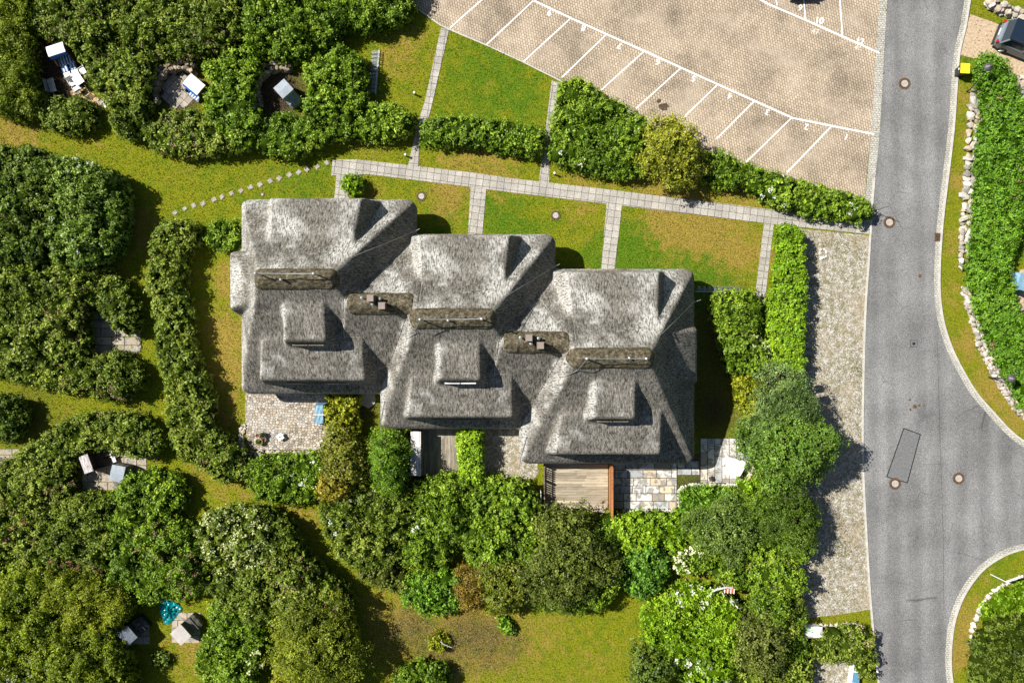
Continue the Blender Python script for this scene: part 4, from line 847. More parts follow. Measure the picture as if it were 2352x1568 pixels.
# --- hedges under the parking lot
bush([(960,300),(972,272),(1060,265),(1140,275),(1225,288),(1252,310),(1250,350),(1215,358),(1100,335),(985,330),(962,318)], 1.9, 'clipped box-shaped hedge between the two narrow garden paths', GRN, kind='hedge', cat='hedge', fl=PINKF, rmax=.85)
bush([(1290,185),(1330,182),(1400,222),(1485,278),(1500,310),(1480,400),(1425,405),(1340,392),(1268,372),(1265,300),(1278,240)], 2.0, 'wide triangular bush bed beside the parking lot', GRN, fl=((.64,.66,.5), .05, .3, .9))
tree(1545,350,84,4.0, 'yellow-olive airy tree overhanging the parking bays', [(.10,.12,.008), (.25,.265,.016), (.42,.41,.05)], nb=22, lr=(.26, .42), dens=20, core=.5)
bush([(1610,350),(1660,348),(1700,370),(1710,425),(1660,432),(1610,410)], 2.2, 'dark green shrub between the airy tree and the long hedge', GRN)
bush([(1695,372),(1760,392),(1850,420),(1950,448),(2003,470),(2006,490),(1985,508),(1920,500),(1830,488),(1770,462),(1705,425)], 1.8, 'long hedge between the parking lot and the garden path', GRN, kind='hedge', cat='hedge', rmax=.85, fl=WHT)
bush([(787,412),(800,400),(828,402),(834,425),(822,444),(798,445),(787,430)], 1.5, 'small ball-shaped bush beside the main garden path', BRT, rmax=.62, rmin=.3)
# --- right side of the road
bush([(2244,142),(2262,126),(2285,130),(2312,160),(2330,200),(2335,232),(2356,262),(2356,300),(2346,420),(2340,523),(2324,560),(2312,606),(2320,660),(2328,706),(2356,745),(2400,800),(2420,1000),(2352,935),(2316,866),(2294,827),(2268,774),(2250,714),(2228,645),(2230,600),(2240,523),(2245,440),(2249,367),(2257,283),(2260,230),(2248,180)], 1.7,
     'long bright green hedge behind the boulder edging across the road', [(.06,.14,.008), (.12,.25,.012), (.20,.35,.025)], kind='hedge', cat='hedge', rmax=1.1, style='clip', leaf=.13, fl=((.45,.2,.16), .02, .2, .7), lump=.1)
bush([(2420,1330),(2352,1340),(2310,1352),(2262,1395),(2245,1425),(2300,1430),(2420,1420)], .9, 'low bright ground shrubs behind the white stone edging', BRT, rmax=.8, rmin=.3)
bush([(2420,1400),(2340,1410),(2275,1425),(2240,1470),(2232,1540),(2235,1610),(2420,1610)], 1.6, 'dark creeping pine filling the bottom right corner', [(.04,.065,.006), (.10,.145,.012), (.19,.24,.025)], rmax=1.1)
bush([(1845,1480),(1880,1468),(1900,1448),(1950,1440),(1990,1440),(2008,1470),(2012,1520),(2002,1555),(1978,1568),(1970,1530),(1945,1518),(1900,1520),(1862,1512),(1842,1500)], 1.9, 'rose hedge wrapping the corner by the road and the gravel drive', ROSE, kind='hedge', cat='hedge', fl=((.5,.36,.26), .2, -.2, .7), rmax=.8)
# dry scrub in the bottom lawn: uncountable brown stalks, one object
def scrub(poly, label, pal, h=.32, name='dry_scrub', dens=14):
    NSEED[0] += 1; r = np.random.default_rng(NSEED[0]); L = fill([T(u, v, .1) for u, v in poly], h, .2, .7, r, .3, .7)
    L = [l for l in L if r.random() < .62]
    o = foliage(name, [(x, y, hh*.3, rr, hh*.6) for x, y, hh, rr in L], None, pal, leaf=.12, dens=26, per=7, seed=NSEED[0], aspect=.22, spread=.26, up=.1, core=.05); tag(o, label, 'scrub', None, 'stuff')
scrub([(870,1420),(930,1398),(1040,1425),(1180,1440),(1210,1480),(1150,1540),(1040,1550),(950,1500),(890,1460)], 'grey-brown dry scrub spread over the bottom lawn', [(.07,.065,.03), (.17,.145,.08), (.27,.25,.13)])
scrub([(1850,525),(1990,545),(1988,580),(1900,572),(1875,620),(1862,760),(1848,900),(1842,700)], 'dry weeds creeping over the upper gravel strip', [(.08,.09,.02), (.17,.16,.05), (.27,.24,.10)], .14)
scrub([(1985,760),(1975,1010),(1955,1000),(1960,780)], 'thin weeds between gravel strip and road kerb', [(.09,.10,.02), (.17,.16,.05), (.27,.24,.10)], .12)
scrub([(1850,1240),(1960,1180),(1985,1260),(1940,1300),(1880,1330)], 'sparse dry weeds on the lower gravel strip', [(.09,.09,.03), (.17,.16,.06), (.27,.24,.11)], .10)
# grass tufts on every lawn
def tufts():
    r = np.random.default_rng(5); n = 260000; x = r.uniform(-38, 38, n); y = r.uniform(-25.6, 25.6, n); ok = np.ones(n, bool)
    for P in EXCL: ok &= ~in_poly(P, x, y)
    for i in range(3):
        x0, y1 = G(597+DU*i, 489+DV*i); x1, y0 = G(949+DU*i, 883+DV*i); ok &= ~((x > x0) & (x < x1) & (y > y0) & (y < y1))
    x = x[ok]; y = y[ok]; n = len(x); L = r.uniform(.07, .15, n); a = r.uniform(0, 6.283, n); w_ = r.uniform(.012, .030, n); e = r.uniform(.25, 1.2, n)
    d0 = np.stack([np.cos(a)*np.cos(e), np.sin(a)*np.cos(e), np.sin(e)], -1)*L[:, None]; s_ = np.stack([-np.sin(a), np.cos(a), a*0], -1)*w_[:, None]; c = np.stack([x, y, x*0], -1)
    V_ = np.stack([c-s_, c+s_, c+s_*.3+d0, c-s_*.3+d0], 1).reshape(-1, 3); F_ = np.arange(4*n)
    me = bpy.data.meshes.new('grass'); me.vertices.add(4*n); me.vertices.foreach_set('co', V_.astype(np.float32).ravel()); me.loops.add(4*n); me.loops.foreach_set('vertex_index', F_.astype(np.int32)); me.polygons.add(n)
    me.polygons.foreach_set('loop_start', np.arange(0, 4*n, 4, dtype=np.int32)); me.update(calc_edges=True)
    fld, dry, lush, soil = LAWN_F; U_ = V_[:, 0]/S+1176; W_ = 784-V_[:, 1]/S
    col = np.stack([np.clip(fld(dry, U_, W_)+.12, 0, 1.1), np.clip(fld(lush, U_, W_)*.6+.15, 0, 1), np.clip(fld(soil, U_, W_), 0, 1), np.ones(4*n)], -1)
    ca = me.color_attributes.new('lawn', 'FLOAT_COLOR', 'POINT'); ca.data.foreach_set('color', col.astype(np.float32).ravel()); me.materials.append(MATS['lawn_grass'])
    keep = None; o = bpy.data.objects.new('grass', me); COL.objects.link(o); tag(o, 'short yellowish green grass covering all the lawns', 'grass', None, 'stuff')
tufts()
print('foliage faces', STAT[0])
# ---------------------------------------------------------------- stone walls and boulders
SC = [(.48,.43,.36), (.55,.50,.43), (.38,.34,.29), (.30,.28,.25), (.50,.40,.30), (.60,.57,.52)]
def wall_stones(pts, width, h, size, label, seed, cat='stone wall', cols=SC, name='stone_wall', per=1.0, z0=0):
    r = random.Random(seed); random.seed(seed); mb = MB(); P = spline(pts, 6); W = [Vector(T(*p)) for p in P]
    acc = 0; step = size*.68; L = [0]
    for a, b in zip(W[:-1], W[1:]): L.append(L[-1]+(b-a).length)
    tot = L[-1]; s_ = 0
    rows = max(1, round(width/size))
    while s_ < tot:
        k = max(i for i in range(len(L)) if L[i] <= s_); k = min(k, len(W)-2); t = (s_-L[k])/max(1e-6, L[k+1]-L[k]); p = W[k].lerp(W[k+1], t); dn = (W[k+1]-W[k]).normalized(); nn = Vector((-dn.y, dn.x))
        for j in range(rows):
            for lay in range(max(1, round(h/size*1.1))):
                if r.random() > per: continue
                o_ = (j-(rows-1)/2)*width/rows+r.uniform(-.12, .12)*size; q = p+nn*o_+dn*r.uniform(-.35, .35)*size; sz = size*r.uniform(.36, .80)
                c = r.choice(cols); kk = r.uniform(.75, 1.1); zz = z0+min(h-.1, size*.35+lay*size*.75)
                mb.stone((q.x, q.y, zz), (sz*r.uniform(.85, 1.15), sz*r.uniform(.85, 1.15), sz*.62), tuple(x*kk for x in c))
        s_ += step
    o = mb.build(name, 'stone'); return tag(o, label, cat)
wall_stones([(2240,208),(2236,250),(2231,300),(2228,360),(2225,420),(2218,480),(2214,540),(2212,600),(2214,625)], 1.0, .36, .44, 'row of pale boulders along the verge beside the long hedge', 1, cols=SC+[(.58,.54,.48)])
wall_stones([(2218,660),(2228,700),(2240,740),(2256,790),(2275,835),(2300,880),(2330,925),(2365,960)], .95, .45, .30, 'wide strip of grey field stones curving along the dry verge', 2)
wall_stones([(2268,8),(2285,20),(2310,28),(2340,42),(2380,60)], .9, .6, .40, 'dry stone wall above the sandy drive in the top right corner', 3)
wall_stones([(2252,142),(2249,148)], .4, .4, .42, 'single white boulder beside the yellow-lidded bin', 33, 'boulder', [(.62,.59,.54)], 'boulder')
wall_stones([(2335,185),(2345,215),(2362,240)], .8, .5, .30, 'pale rubble wall behind the top of the long hedge', 34)
wall_stones([(2390,1300),(2352,1318),(2310,1338),(2280,1355),(2262,1375),(2250,1395),(2240,1420),(2228,1450),(2230,1490)], .36, .30, .28, 'curved white stone edging in the bottom right corner', 4, 'stone edging', [(.62,.60,.54), (.55,.52,.46)], 'stone_edging')
wall_stones([(1879,1435),(1905,1436),(1935,1434),(1962,1430)], .34, .28, .30, 'short line of pale stones above the rose hedge by the road', 5, 'stone edging', [(.52,.47,.38), (.45,.41,.33)], 'stone_edging')
wall_stones([(560,978),(556,1000),(556,1020),(562,1034),(575,1039),(600,1040),(640,1041),(690,1041),(728,1041)], .42, .30, .26, 'low stone wall around the left and lower edge of the cobbled terrace', 6, cols=[(.50,.46,.38), (.60,.56,.48), (.42,.37,.28)])
wall_stones([(1243,1174),(1290,1173),(1340,1173),(1392,1174)], .30, .22, .22, 'narrow stone edging under the wooden deck', 7, 'stone edging', [(.50,.47,.40), (.4,.38,.33)], 'stone_edging')
wall_stones([(1436,1172),(1480,1170),(1520,1171),(1562,1173),(1563,1158),(1558,1140),(1563,1122),(1578,1115),(1600,1112),(1650,1113),(1700,1113)], .36, .32, .26, 'pale stone wall curving round the bed below the slab terrace', 8, cols=[(.58,.54,.46), (.62,.59,.52), (.46,.42,.35)])
wall_stones([(1722,1085),(1736,1060),(1733,1035),(1728,1015)], .34, .32, .28, 'stones at the right end of the slab terrace', 9, 'stone edging', [(.55,.50,.40)], 'stone_edging')
RC = [(.36,.29,.20), (.27,.22,.155), (.44,.37,.27), (.20,.165,.12)]
wall_stones([(362,240),(358,215),(366,190),(382,170),(405,158),(430,156),(452,164)], .78, .85, .34, 'brown field stone ring around the nook of the white-roofed blue chair', 10, cols=RC)
wall_stones([(598,250),(590,220),(592,195),(606,172),(628,160),(652,156),(672,162)], .78, .85, .32, 'shaded stone ring around the nook of the grey covered chair', 11, cols=RC)
wall_stones([(98,210),(84,180),(82,150),(92,120),(112,100)], .6, .6, .30, 'dark stone curve left of the striped beach chair', 12, cols=[(.14,.11,.085), (.09,.075,.06)], per=.7)
wall_stones([(318,745),(322,775),(320,808)], .28, .12, .3, 'stone step at the lawn side of the square paved nook', 13, 'stone edging', [(.35,.33,.27)], 'stone_edging')
wall_stones([(342,1043),(352,1043),(360,1045),(358,1055)], .5, .10, .22, 'mossy stone steps beside the nook of the weathered wicker chair', 14, 'stone edging', [(.42,.42,.28)], 'stone_edging')
wall_stones([(1882,574),(1895,574),(1896,590),(1883,592),(1882,578)], .16, .12, .2, 'small square of white stones lying in the gravel strip', 15, 'stone edging', [(.66,.64,.60)], 'stone_edging')

# ---------------------------------------------------------------- manholes, small covers, drain
def manhole(u, v, r, label, cc='cover_concrete', z=.022):
    x, y = T(u, v); t = empty('manhole_cover', (x, y, 0), label, 'manhole cover', 'round manhole covers')
    MB().lathe((x, y, 0), [(r,0),(r,z+.004),(r*.9,z+.010),(r*.72,z+.008)], 28).build('rim', 'rust_iron', t)
    MB().lathe((x, y, 0), [(r*.70,0),(r*.70,z+.014),(r*.62,z+.010),(r*.60,z+.016)], 28).build('ring', 'bitumen', t)
    MB().lathe((x, y, 0), [(r*.59,0),(r*.59,z+.020),(r*.5,z+.024)], 28).build('lid', cc, t)
manhole(2077, 193, .44, 'manhole cover in the road nearest the top of the picture')
manhole(2042, 511, .44, 'manhole cover in the road beside the end of the garden path')
manhole(2055, 1110, .44, 'manhole cover at the corner of the dark asphalt patch')
manhole(2201, 1098, .44, 'pale manhole cover alone in the middle of the junction')
manhole(968, 451, .36, 'manhole cover in the lawn right of the first house gable', 'concrete', .03)
manhole(1276, 495, .36, 'manhole cover in the lawn in front of the middle house', 'concrete', .03)
manhole(603, 447, .16, 'tiny round drain cover under the stepping stones', 'concrete', .03)
def vcap(u, v, r, lab, grp=None):
    x, y = T(u, v); o = MB().lathe((x, y, 0), [(r,0),(r,.026),(r*.8,.032)], 14).build('valve_cover', 'rust_iron'); tag(o, lab, 'valve cover', grp)
vcap(2100, 933, .15, 'rusty round valve cover, largest of the cluster above the asphalt patch')
for u, v, l in [(2089, 918, 'topmost small round valve cap of the cluster above the asphalt patch'), (2111, 931, 'right-hand small round valve cap of the road cluster'), (2090, 940, 'lowest small round valve cap of the road cluster')]: vcap(u, v, .085, l, 'small valve caps in the road')
x, y = T(2098, 789); t = empty('valve_box', (x, y, 0), 'small square metal valve box in the middle of the road', 'valve box')
MB().box((x, y, .015), (.52, .52, .026)).build('frame', 'bitumen', t); MB().box((x, y, .02), (.46, .46, .026)).build('plate', 'asphalt_patch', t); MB().lathe((x, y, 0), [(.12,0),(.12,.040),(.06,.045)], 14).build('cap', 'bitumen', t)
vcap(2112, 634, .12, 'small dark valve cover alone in the upper road')
x, y = T(2153, 545); t = empty('storm_drain', (x, y, 0), 'rusty rectangular drain grate set in the kerb setts', 'drain grate')
MB().box((x, y, .04), (.46, .62, .08), math.radians(-3)).build('frame', 'rust_iron', t)
g = MB()
for k in range(5): g.box((x, y-.2+k*.1, .085), (.34, .03, .02), math.radians(-3))
g.build('grate', 'bitumen', t)

# ---------------------------------------------------------------- beach chairs
def beach_chair(u, v, h, face, label, covered=None, roofmat='white_fabric', body='wicker', seatmat='stripes', wdt=1.18, roofd=.62, feet=True, open_=False):
    """face: direction the seat looks in survey space, degrees clockwise from right. (u, v) is the roof centre."""
    x, y = T(u, v, h); fx, fy = math.cos(math.radians(face)), -math.sin(math.radians(face)); rz = math.atan2(fy, fx)
    t = empty('beach_chair', (x, y, 0), label, 'beach chair', None, rz); W = wdt/2
    D = roofd/2
    if covered:
        m1, m2 = covered           # one fitted cover: roof panel + body; front towards +x
        prof = [(-D,h-.06),(-D-.06,.75),(-D-.02,.05),(D+.62,.05),(D+.64,.55),(D+.30,.86),(D+.06,1.0),(D+.02,h-.02)]
        mb = MB(); n = len(prof); k = 9
        for j in range(k):
            yy = -W+2*W*j/(k-1); s_ = 1-.05*abs(2*j/(k-1)-1)**3
            mb.v += [((px-.2)*s_+.2+.015*math.sin(j*2.1+i*1.7), yy, pz*s_+.02*math.sin(j*1.7+i)) for i, (px, pz) in enumerate(prof)]
        for j in range(k-1):
            for i in range(n): mb.f.append((j*n+i, j*n+(i+1) % n, (j+1)*n+(i+1) % n, (j+1)*n+i))
        mb.f += [tuple(range(n)), tuple(range((k-1)*n, k*n))[::-1]]; mb.c = [(1,1,1)]*len(mb.v)
        mb.build('cover', m2, t, True, bev=.02)
        rp = MB()
        for j in range(6):
            a = -W-.015+(2*W+.03)*j/5
            rp.v += [(-D-.04, a, h-.04+.012*math.sin(j*2)), (0, a, h+.035), (D+.05, a, h+.01+.012*math.sin(j*1.4)), (D+.05, a, h-.05), (-D-.04, a, h-.10)]
        for j in range(5):
            for i in range(5): rp.f.append((j*5+i, j*5+(i+1) % 5, j*5+5+(i+1) % 5, j*5+5+i))
        rp.f += [(0,1,2,3,4), (29,28,27,26,25)]; rp.c = [(1,1,1)]*30
        rp.build('roof', m1, t, True)
        MB().box((D+.36, 0, .84), (.06, 2*W*.96, .03)).build('cover_strap', m2, t, True)
        return t
    # woven hood: sides, back, roof
    side = [(-D-.05,.45),(-D-.02,h-.04),(0,h),(D,h-.03),(D+.12,1.0),(D+.42,.75),(D+.42,.38),(-D,.38)]
    for s_ in (-1, 1):
        MB().extr(side, s_*W-.025, s_*W+.025).build('side_panel', body, t, True, bev=.008)
    MB().extr([(-D-.06,.42),(-D-.02,.42),(-D+.02,h-.02),(-D-.03,h-.02)], -W, W).build('back', body, t, True)
    rf = MB()
    for j in range(6):
        a = -W-.04+(2*W+.08)*j/5
        rf.v += [(-D-.06, a, h-.02), (0, a, h+.04), (D+.06, a, h), (D+.06, a, h-.07), (-D-.06, a, h-.10)]
    for j in range(5):
        for i in range(5): rf.f.append((j*5+i, j*5+(i+1) % 5, j*5+5+(i+1) % 5, j*5+5+i))
    rf.f += [(0,1,2,3,4), (29,28,27,26,25)]; rf.c = [(1,1,1)]*30
    rf.build('roof', roofmat, t, True)
    if roofmat != 'weathered_slats': MB().extr([(D+.03,h-.05),(D+.09,h-.04),(D+.20,h-.24),(D+.15,h-.26)], -W-.03, W+.03).build('awning', 'blue_fabric', t, True)
    MB().box((D*.2, 0, .20), (roofd+.55, 2*W-.02, .40)).build('base', body, t, True, bev=.015)
    def cush(c, sz, tilt, nm): 
        o = MB().box((0, 0, 0), (sz[1], sz[0], sz[2])).build(nm, seatmat, t, True, bev=.025); o.location = c; o.rotation_euler = (tilt, 0, math.pi/2)
        o.rotation_mode = 'XYZ'; o.rotation_euler = Matrix.Rotation(tilt, 4, 'Y').to_euler(); 
        R_ = Matrix.Rotation(tilt, 3, 'Y') @ Matrix.Rotation(math.pi/2, 3, 'Z'); o.rotation_euler = R_.to_euler()
    cush((D+.10, 0, .50), (.62, 2*W-.12, .12), 0, 'seat'); cush((-D+.22, 0, .86), (.12, 2*W-.12, .72), -.25, 'backrest')
    if feet:
        for s_ in (-.5, .5):
            cush((D+.62, s_*W, .40), (.46, W-.12, .10), .12, 'footrest'); MB().box((D+1.0, s_*W, .34), (.34, W-.10, .06)).build('footrest_pad', 'white_fabric', t, True, bev=.012)
    return t
beach_chair(128, 114, 1.62, 72, 'white-roofed beach chair with blue and white striped seat and footrests in the top left nook')
beach_chair(446, 194, 1.62, 130, 'beach chair with flat white roof and blue side in the left stone ring', wdt=1.25, roofd=.80, feet=False)
beach_chair(651, 204, 1.60, 48, 'light grey covered beach chair in the right stone ring', ('grey_cover', 'grey_cover'), wdt=1.0, roofd=.95)
beach_chair(198, 1065, 1.65, -20, 'dark wicker beach chair with weathered white slatted roof', None, 'weathered_slats', 'wicker', 'wicker', 1.2, .55, True)
t = beach_chair(270, 1087, 1.4, 100, 'flat slate-grey covered chair beside the weathered wicker chair', ('dark_cover', 'grey_wicker'), wdt=.95, roofd=1.05)
for o in t.children:
    if o.name.startswith('roof'): o.data = o.data.copy(); o.data.materials[0] = MATS['grey_cover']
beach_chair(292, 1460, 1.6, -42, 'blue-grey covered beach chair left of the turquoise tarpaulin', ('dark_cover', 'black_plastic'), wdt=1.1, roofd=.95)
beach_chair(415, 1457, 1.6, -42, 'pale cream-roofed covered beach chair standing on square paving', ('cream_cover', 'taupe_cover'), wdt=1.12, roofd=.95)
beach_chair(2362, 650, 1.5, 200, 'light blue covered chair cut by the right edge', ('pale_blue_cover', 'pale_blue_cover'), wdt=1.3, roofd=.8)
# blue covered furniture on the terrace
x, y = T(733, 951, 1.15); t = empty('covered_furniture', (x, y, 0), 'tall furniture under a light blue cover with white strap on the cobbled terrace', 'covered furniture')
mb = MB(); R_ = random.Random(3); nx_, ny_ = 9, 15
for j in range(ny_):
    for i in range(nx_):
        a = -1+2*i/(nx_-1); b = -1+2*j/(ny_-1); e = max(abs(a), abs(b)); z = 1.18 if e < .99 else .08
        fold = .03*math.sin(b*7+a*3)*(1-abs(b)*.3)+.015*math.sin(a*9-b*5); mb.v.append((x+a*.41*(1 if e < .99 else 1.02), y+b*.77*(1 if e < .99 else 1.01), z+(fold if e < .99 else 0)))
for j in range(ny_-1):
    for i in range(nx_-1): mb.f.append((j*nx_+i, j*nx_+i+1, (j+1)*nx_+i+1, (j+1)*nx_+i))
mb.c = [(1,1,1)]*len(mb.v); mb.build('cover', 'pale_blue_cover', t); MB().box((x, y-.02, 1.215), (.80, .05, .02)).box((x+.425, y-.02, .7), (.02, .05, 1.05)).build('strap', 'white_fabric', t)
# turquoise tarpaulin, crumpled
P = [(369,1376),(392,1373),(402,1382),(411,1385),(420,1397),(411,1408),(398,1426),(387,1431),(378,1430),(370,1408),(367,1394)]
PW = np.array([T(u, v) for u, v in P]); cx, cy = PW.mean(0); mb = MB(); nr = 9; na = 44
def rad(a):
    best = None
    for i in range(len(PW)):
        p, q = PW[i]-[cx, cy], PW[(i+1) % len(PW)]-[cx, cy]; d_ = np.array([math.cos(a), math.sin(a)]); M_ = np.array([d_, -(q-p)]).T
        try: s_, t_ = np.linalg.solve(M_, p)
        except Exception: continue
        if s_ > 0 and -1e-6 <= t_ <= 1+1e-6: best = s_
    return best or .5
for j in range(nr):
    for i in range(na):
        a = 2*math.pi*i/na; rr = rad(a)*(j/(nr-1)); px, py = cx+rr*math.cos(a), cy+rr*math.sin(a)
        z = .06+.30*(1-(j/(nr-1))**2)*(.55+.45*math.sin(a*5+j*.9)*math.sin(a*3-j*.5))+.08*math.sin(px*17)*math.sin(py*13)*(1-(j/(nr-1))**4)
        mb.v.append((px, py, max(.03, z)))
for j in range(nr-1):
    for i in range(na): mb.f.append((j*na+i, j*na+(i+1) % na, (j+1)*na+(i+1) % na, (j+1)*na+i))
mb.c = [(1,1,1)]*len(mb.v); tag(mb.build('tarpaulin', 'teal_tarp', smooth=False), 'crumpled turquoise tarpaulin lying on the bottom left lawn', 'tarpaulin')

# ---------------------------------------------------------------- garden furniture
def table(u, v, h, sx, sy, rot, label, mat='white_paint', legs='white_paint'):
    x, y = T(u, v, h); t = empty('garden_table', (x, y, 0), label, 'table', None, math.radians(rot))
    MB().box((0, 0, h-.02), (sx, sy, .035)).build('tabletop', mat, t, True, bev=.006)
    for a in (-1, 1):
        for b in (-1, 1): MB().tube([(a*(sx/2-.06), b*(sy/2-.06), h-.04), (a*(sx/2-.03), b*(sy/2-.03), 0)], .022, 6).build('leg', legs, t, True)
    return t
def chair(u, v, rot, label, mat='white_paint', w_=.46):
    x, y = T(u, v, .5); t = empty('garden_chair', (x, y, 0), label, 'chair', 'white folding garden chairs', math.radians(rot))
    MB().box((0, 0, .45), (w_, .42, .03)).build('seat', mat, t, True, bev=.006)
    bk = MB()
    for k in range(5): bk.box((0, .24+.02*k, .56+.085*k), (w_, .02, .055))
    bk.build('backrest', mat, t, True)
    for a in (-1, 1):
        MB().tube([(a*w_/2, .20, .45), (a*w_/2, .34, .95)], .014, 6).build('back_frame', mat, t, True); MB().tube([(a*w_/2, -.2, .64), (a*w_/2, .26, .66)], .018, 6).build('armrest', mat, t, True)
        for b in (-1, 1): MB().tube([(a*w_/2, b*.2, .64 if b < 0 else .45), (a*w_/2, -b*.22, 0)], .014, 6).build('leg', mat, t, True)
table(177, 180, .73, .66, 1.0, 33, 'white rectangular garden table between folding chairs in the top left nook')
chair(167, 190, -150+180, 'white folding chair pushed to the lower left side of the white table')
chair(177, 204, 215, 'white folding chair below the white table'); chair(190, 163, -60, 'white folding chair at the upper right of the white table, half in the bush')
x, y = T(119, 196, .45); t = empty('garden_bench', (x, y, 0), 'grey slatted bench standing in shade below the striped beach chair', 'bench', None, math.radians(-74))
s_ = MB(); [s_.box((0, -.2+.1*k, .44), (1.0, .075, .03)) for k in range(5)]; s_.build('seat', 'metal', t, True); s_ = MB(); [s_.box((0, -.27-.015*k, .55+.1*k), (1.0, .02, .07)) for k in range(4)]; s_.build('backrest', 'metal', t, True)
for a in (-.44, .44):
    for b in (-.2, .2): MB().tube([(a, b, .44), (a, b*1.15, 0)], .02, 6).build('leg', 'metal', t, True)
mb = MB(); R_ = random.Random(8); G_ = [[(T(237+i*2.6, 230+j*5+i*1.5)[0], T(237+i*2.6, 230+j*5+i*1.5)[1], .25+R_.uniform(0, .22)) for i in range(6)] for j in range(4)]
for row in G_: mb.v += row
for j in range(3):
    for i in range(5): mb.f.append((j*6+i, j*6+i+1, (j+1)*6+i+1, (j+1)*6+i))
mb.c = [(1,1,1)]*24; tag(mb.build('cloth', 'white_fabric'), 'rumpled white cloth caught on the bushes at the end of the flagstones', 'cloth')
def stool(u, v, rot, label, s_=.42, h=.45, arm=False):
    x, y = T(u, v, h); t = empty('stool', (x, y, 0), label, 'stool', None, math.radians(rot)); MB().box((0, 0, h-.03), (s_, s_, .05)).build('seat', 'white_paint', t, True, bev=.008)
    for a in (-1, 1):
        for b in (-1, 1): MB().box((a*(s_/2-.04), b*(s_/2-.04), (h-.05)/2), (.04, .04, h-.05)).build('leg', 'white_paint', t, True)
    if arm: MB().tube([(-.12, 0, h+.02), (0, .03, h+.05), (.16, -.02, h+.02)], .018, 6).build('handle', 'dark_metal', t, True)
stool(643.5, 1003, 32, 'white stool with a dark handle on the cobbled terrace', .46, .42, True); stool(739, 1018.5, 40, 'plain white stool near the corner hedge of the cobbled terrace', .45, .42)
def pot(u, v, r, h, label, plant=None, mat='terracotta'):
    x, y = T(u, v, h); t = empty('flower_pot', (x, y, 0), label, 'flower pot', 'flower pots on the cobbled terrace')
    MB().lathe((x, y, 0), [(r*.7,0),(r*.95,h*.85),(r,h),(r*.84,h),(r*.8,h-.06)], 18).build('pot', mat, t); MB().lathe((x, y, 0), [(r*.7,h-.12),(r*.82,h-.07),(r*.3,h-.05)], 14).build('soil', 'soil', t)
    if plant: foliage('plant', [(x, y, h, r*.75, .16)], t, plant, leaf=.07, dens=90, per=5, seed=int(u), spread=.06)
pot(592, 1000, .17, .35, 'small empty clay pot, upper left of the pot cluster'); pot(603.5, 998.5, .20, .42, 'dark pot at the top of the pot cluster', DRK, 'black_plastic')
pot(607, 1009.5, .15, .30, 'smallest clay pot at the right of the pot cluster'); pot(595, 1014.5, .27, .40, 'largest clay pot with a green plant at the bottom of the pot cluster', EMR)
# white covered table on the slab terrace
x, y = T(1690, 1073, .75); t = empty('covered_table', (x, y, 0), 'table under a white cover on the slab terrace below the right house', 'covered table', None, math.radians(-8))
pts = [(-.58,-.55),(.36,-.72),(.72,.22),(.62,.50),(-.38,.62),(-.60,.35)]; mb = MB().prism(pts, .70, .76); mb.build('cover', 'white_fabric', t, True, bev=.02)
mb = MB().prism([(a*1.03, b*1.03) for a, b in pts], .22, .70); mb.build('skirt', 'white_fabric', t, True)
for a, b in ((-.4, -.4), (.35, -.5), (.5, .3), (-.35, .4)): MB().box((a, b, .11), (.05, .05, .22)).build('leg', 'dark_metal', t, True)
x, y = T(1633, 1098, .2); t = empty('lantern', (x, y, 0), 'small white lantern box on the slab terrace edge', 'lantern', None, .4)
MB().box((0, 0, .14), (.26, .26, .26)).build('body', 'white_paint', t, True, bev=.01); MB().extr([(-.17,.27),(.17,.27),(0,.37)], -.16, .16).build('roof', 'dark_metal', t, True)
x, y = T(1660, 1337, .5); t = empty('garden_chair', (x, y, 0), 'red and white chair half hidden among the bushes at the bottom', 'chair', None, math.radians(-5))
MB().box((0, 0, 2.2), (.62, .42, .05)).build('seat', 'red_cloth', t, True); s_ = MB()
for k in range(4): s_.box((-.33+k*.22, 0, 2.26), (.05, .46, .03))
s_.build('frame', 'white_paint', t, True)
for a in (-.28, .28):
    for b in (-.18, .18): MB().tube([(a, b, 2.2), (a*1.1, b*1.1, 0)], .025, 6).build('leg', 'white_paint', t, True)
o = MB().tube([(*T(1630,1360,2.4), 2.4), (*T(1645,1352,2.4), 2.5), (*T(1668,1347,2.4), 2.5), (*T(1683,1349,2.4), 2.4)], .07, 6).build('surfboard_bag', 'white_wood'); o.name = 'pale_beam'; tag(o, 'pale curved beam lying in the bushes under the red and white chair', 'beam')
# left edge slatted bench
x, y = T(-4, 1062, .5); t = empty('garden_bench', (x, y, 0), 'dark slatted bench cut by the left edge', 'bench', None, math.radians(-25))
s_ = MB(); [s_.box((0, -.22+.11*k, .45), (1.1, .07, .03)) for k in range(5)]; s_.build('seat', 'old_wood', t, True)
for a in (-.5, .5):
    for b in (-.2, .2): MB().box((a, b, .22), (.06, .06, .44)).build('leg', 'old_wood', t, True)

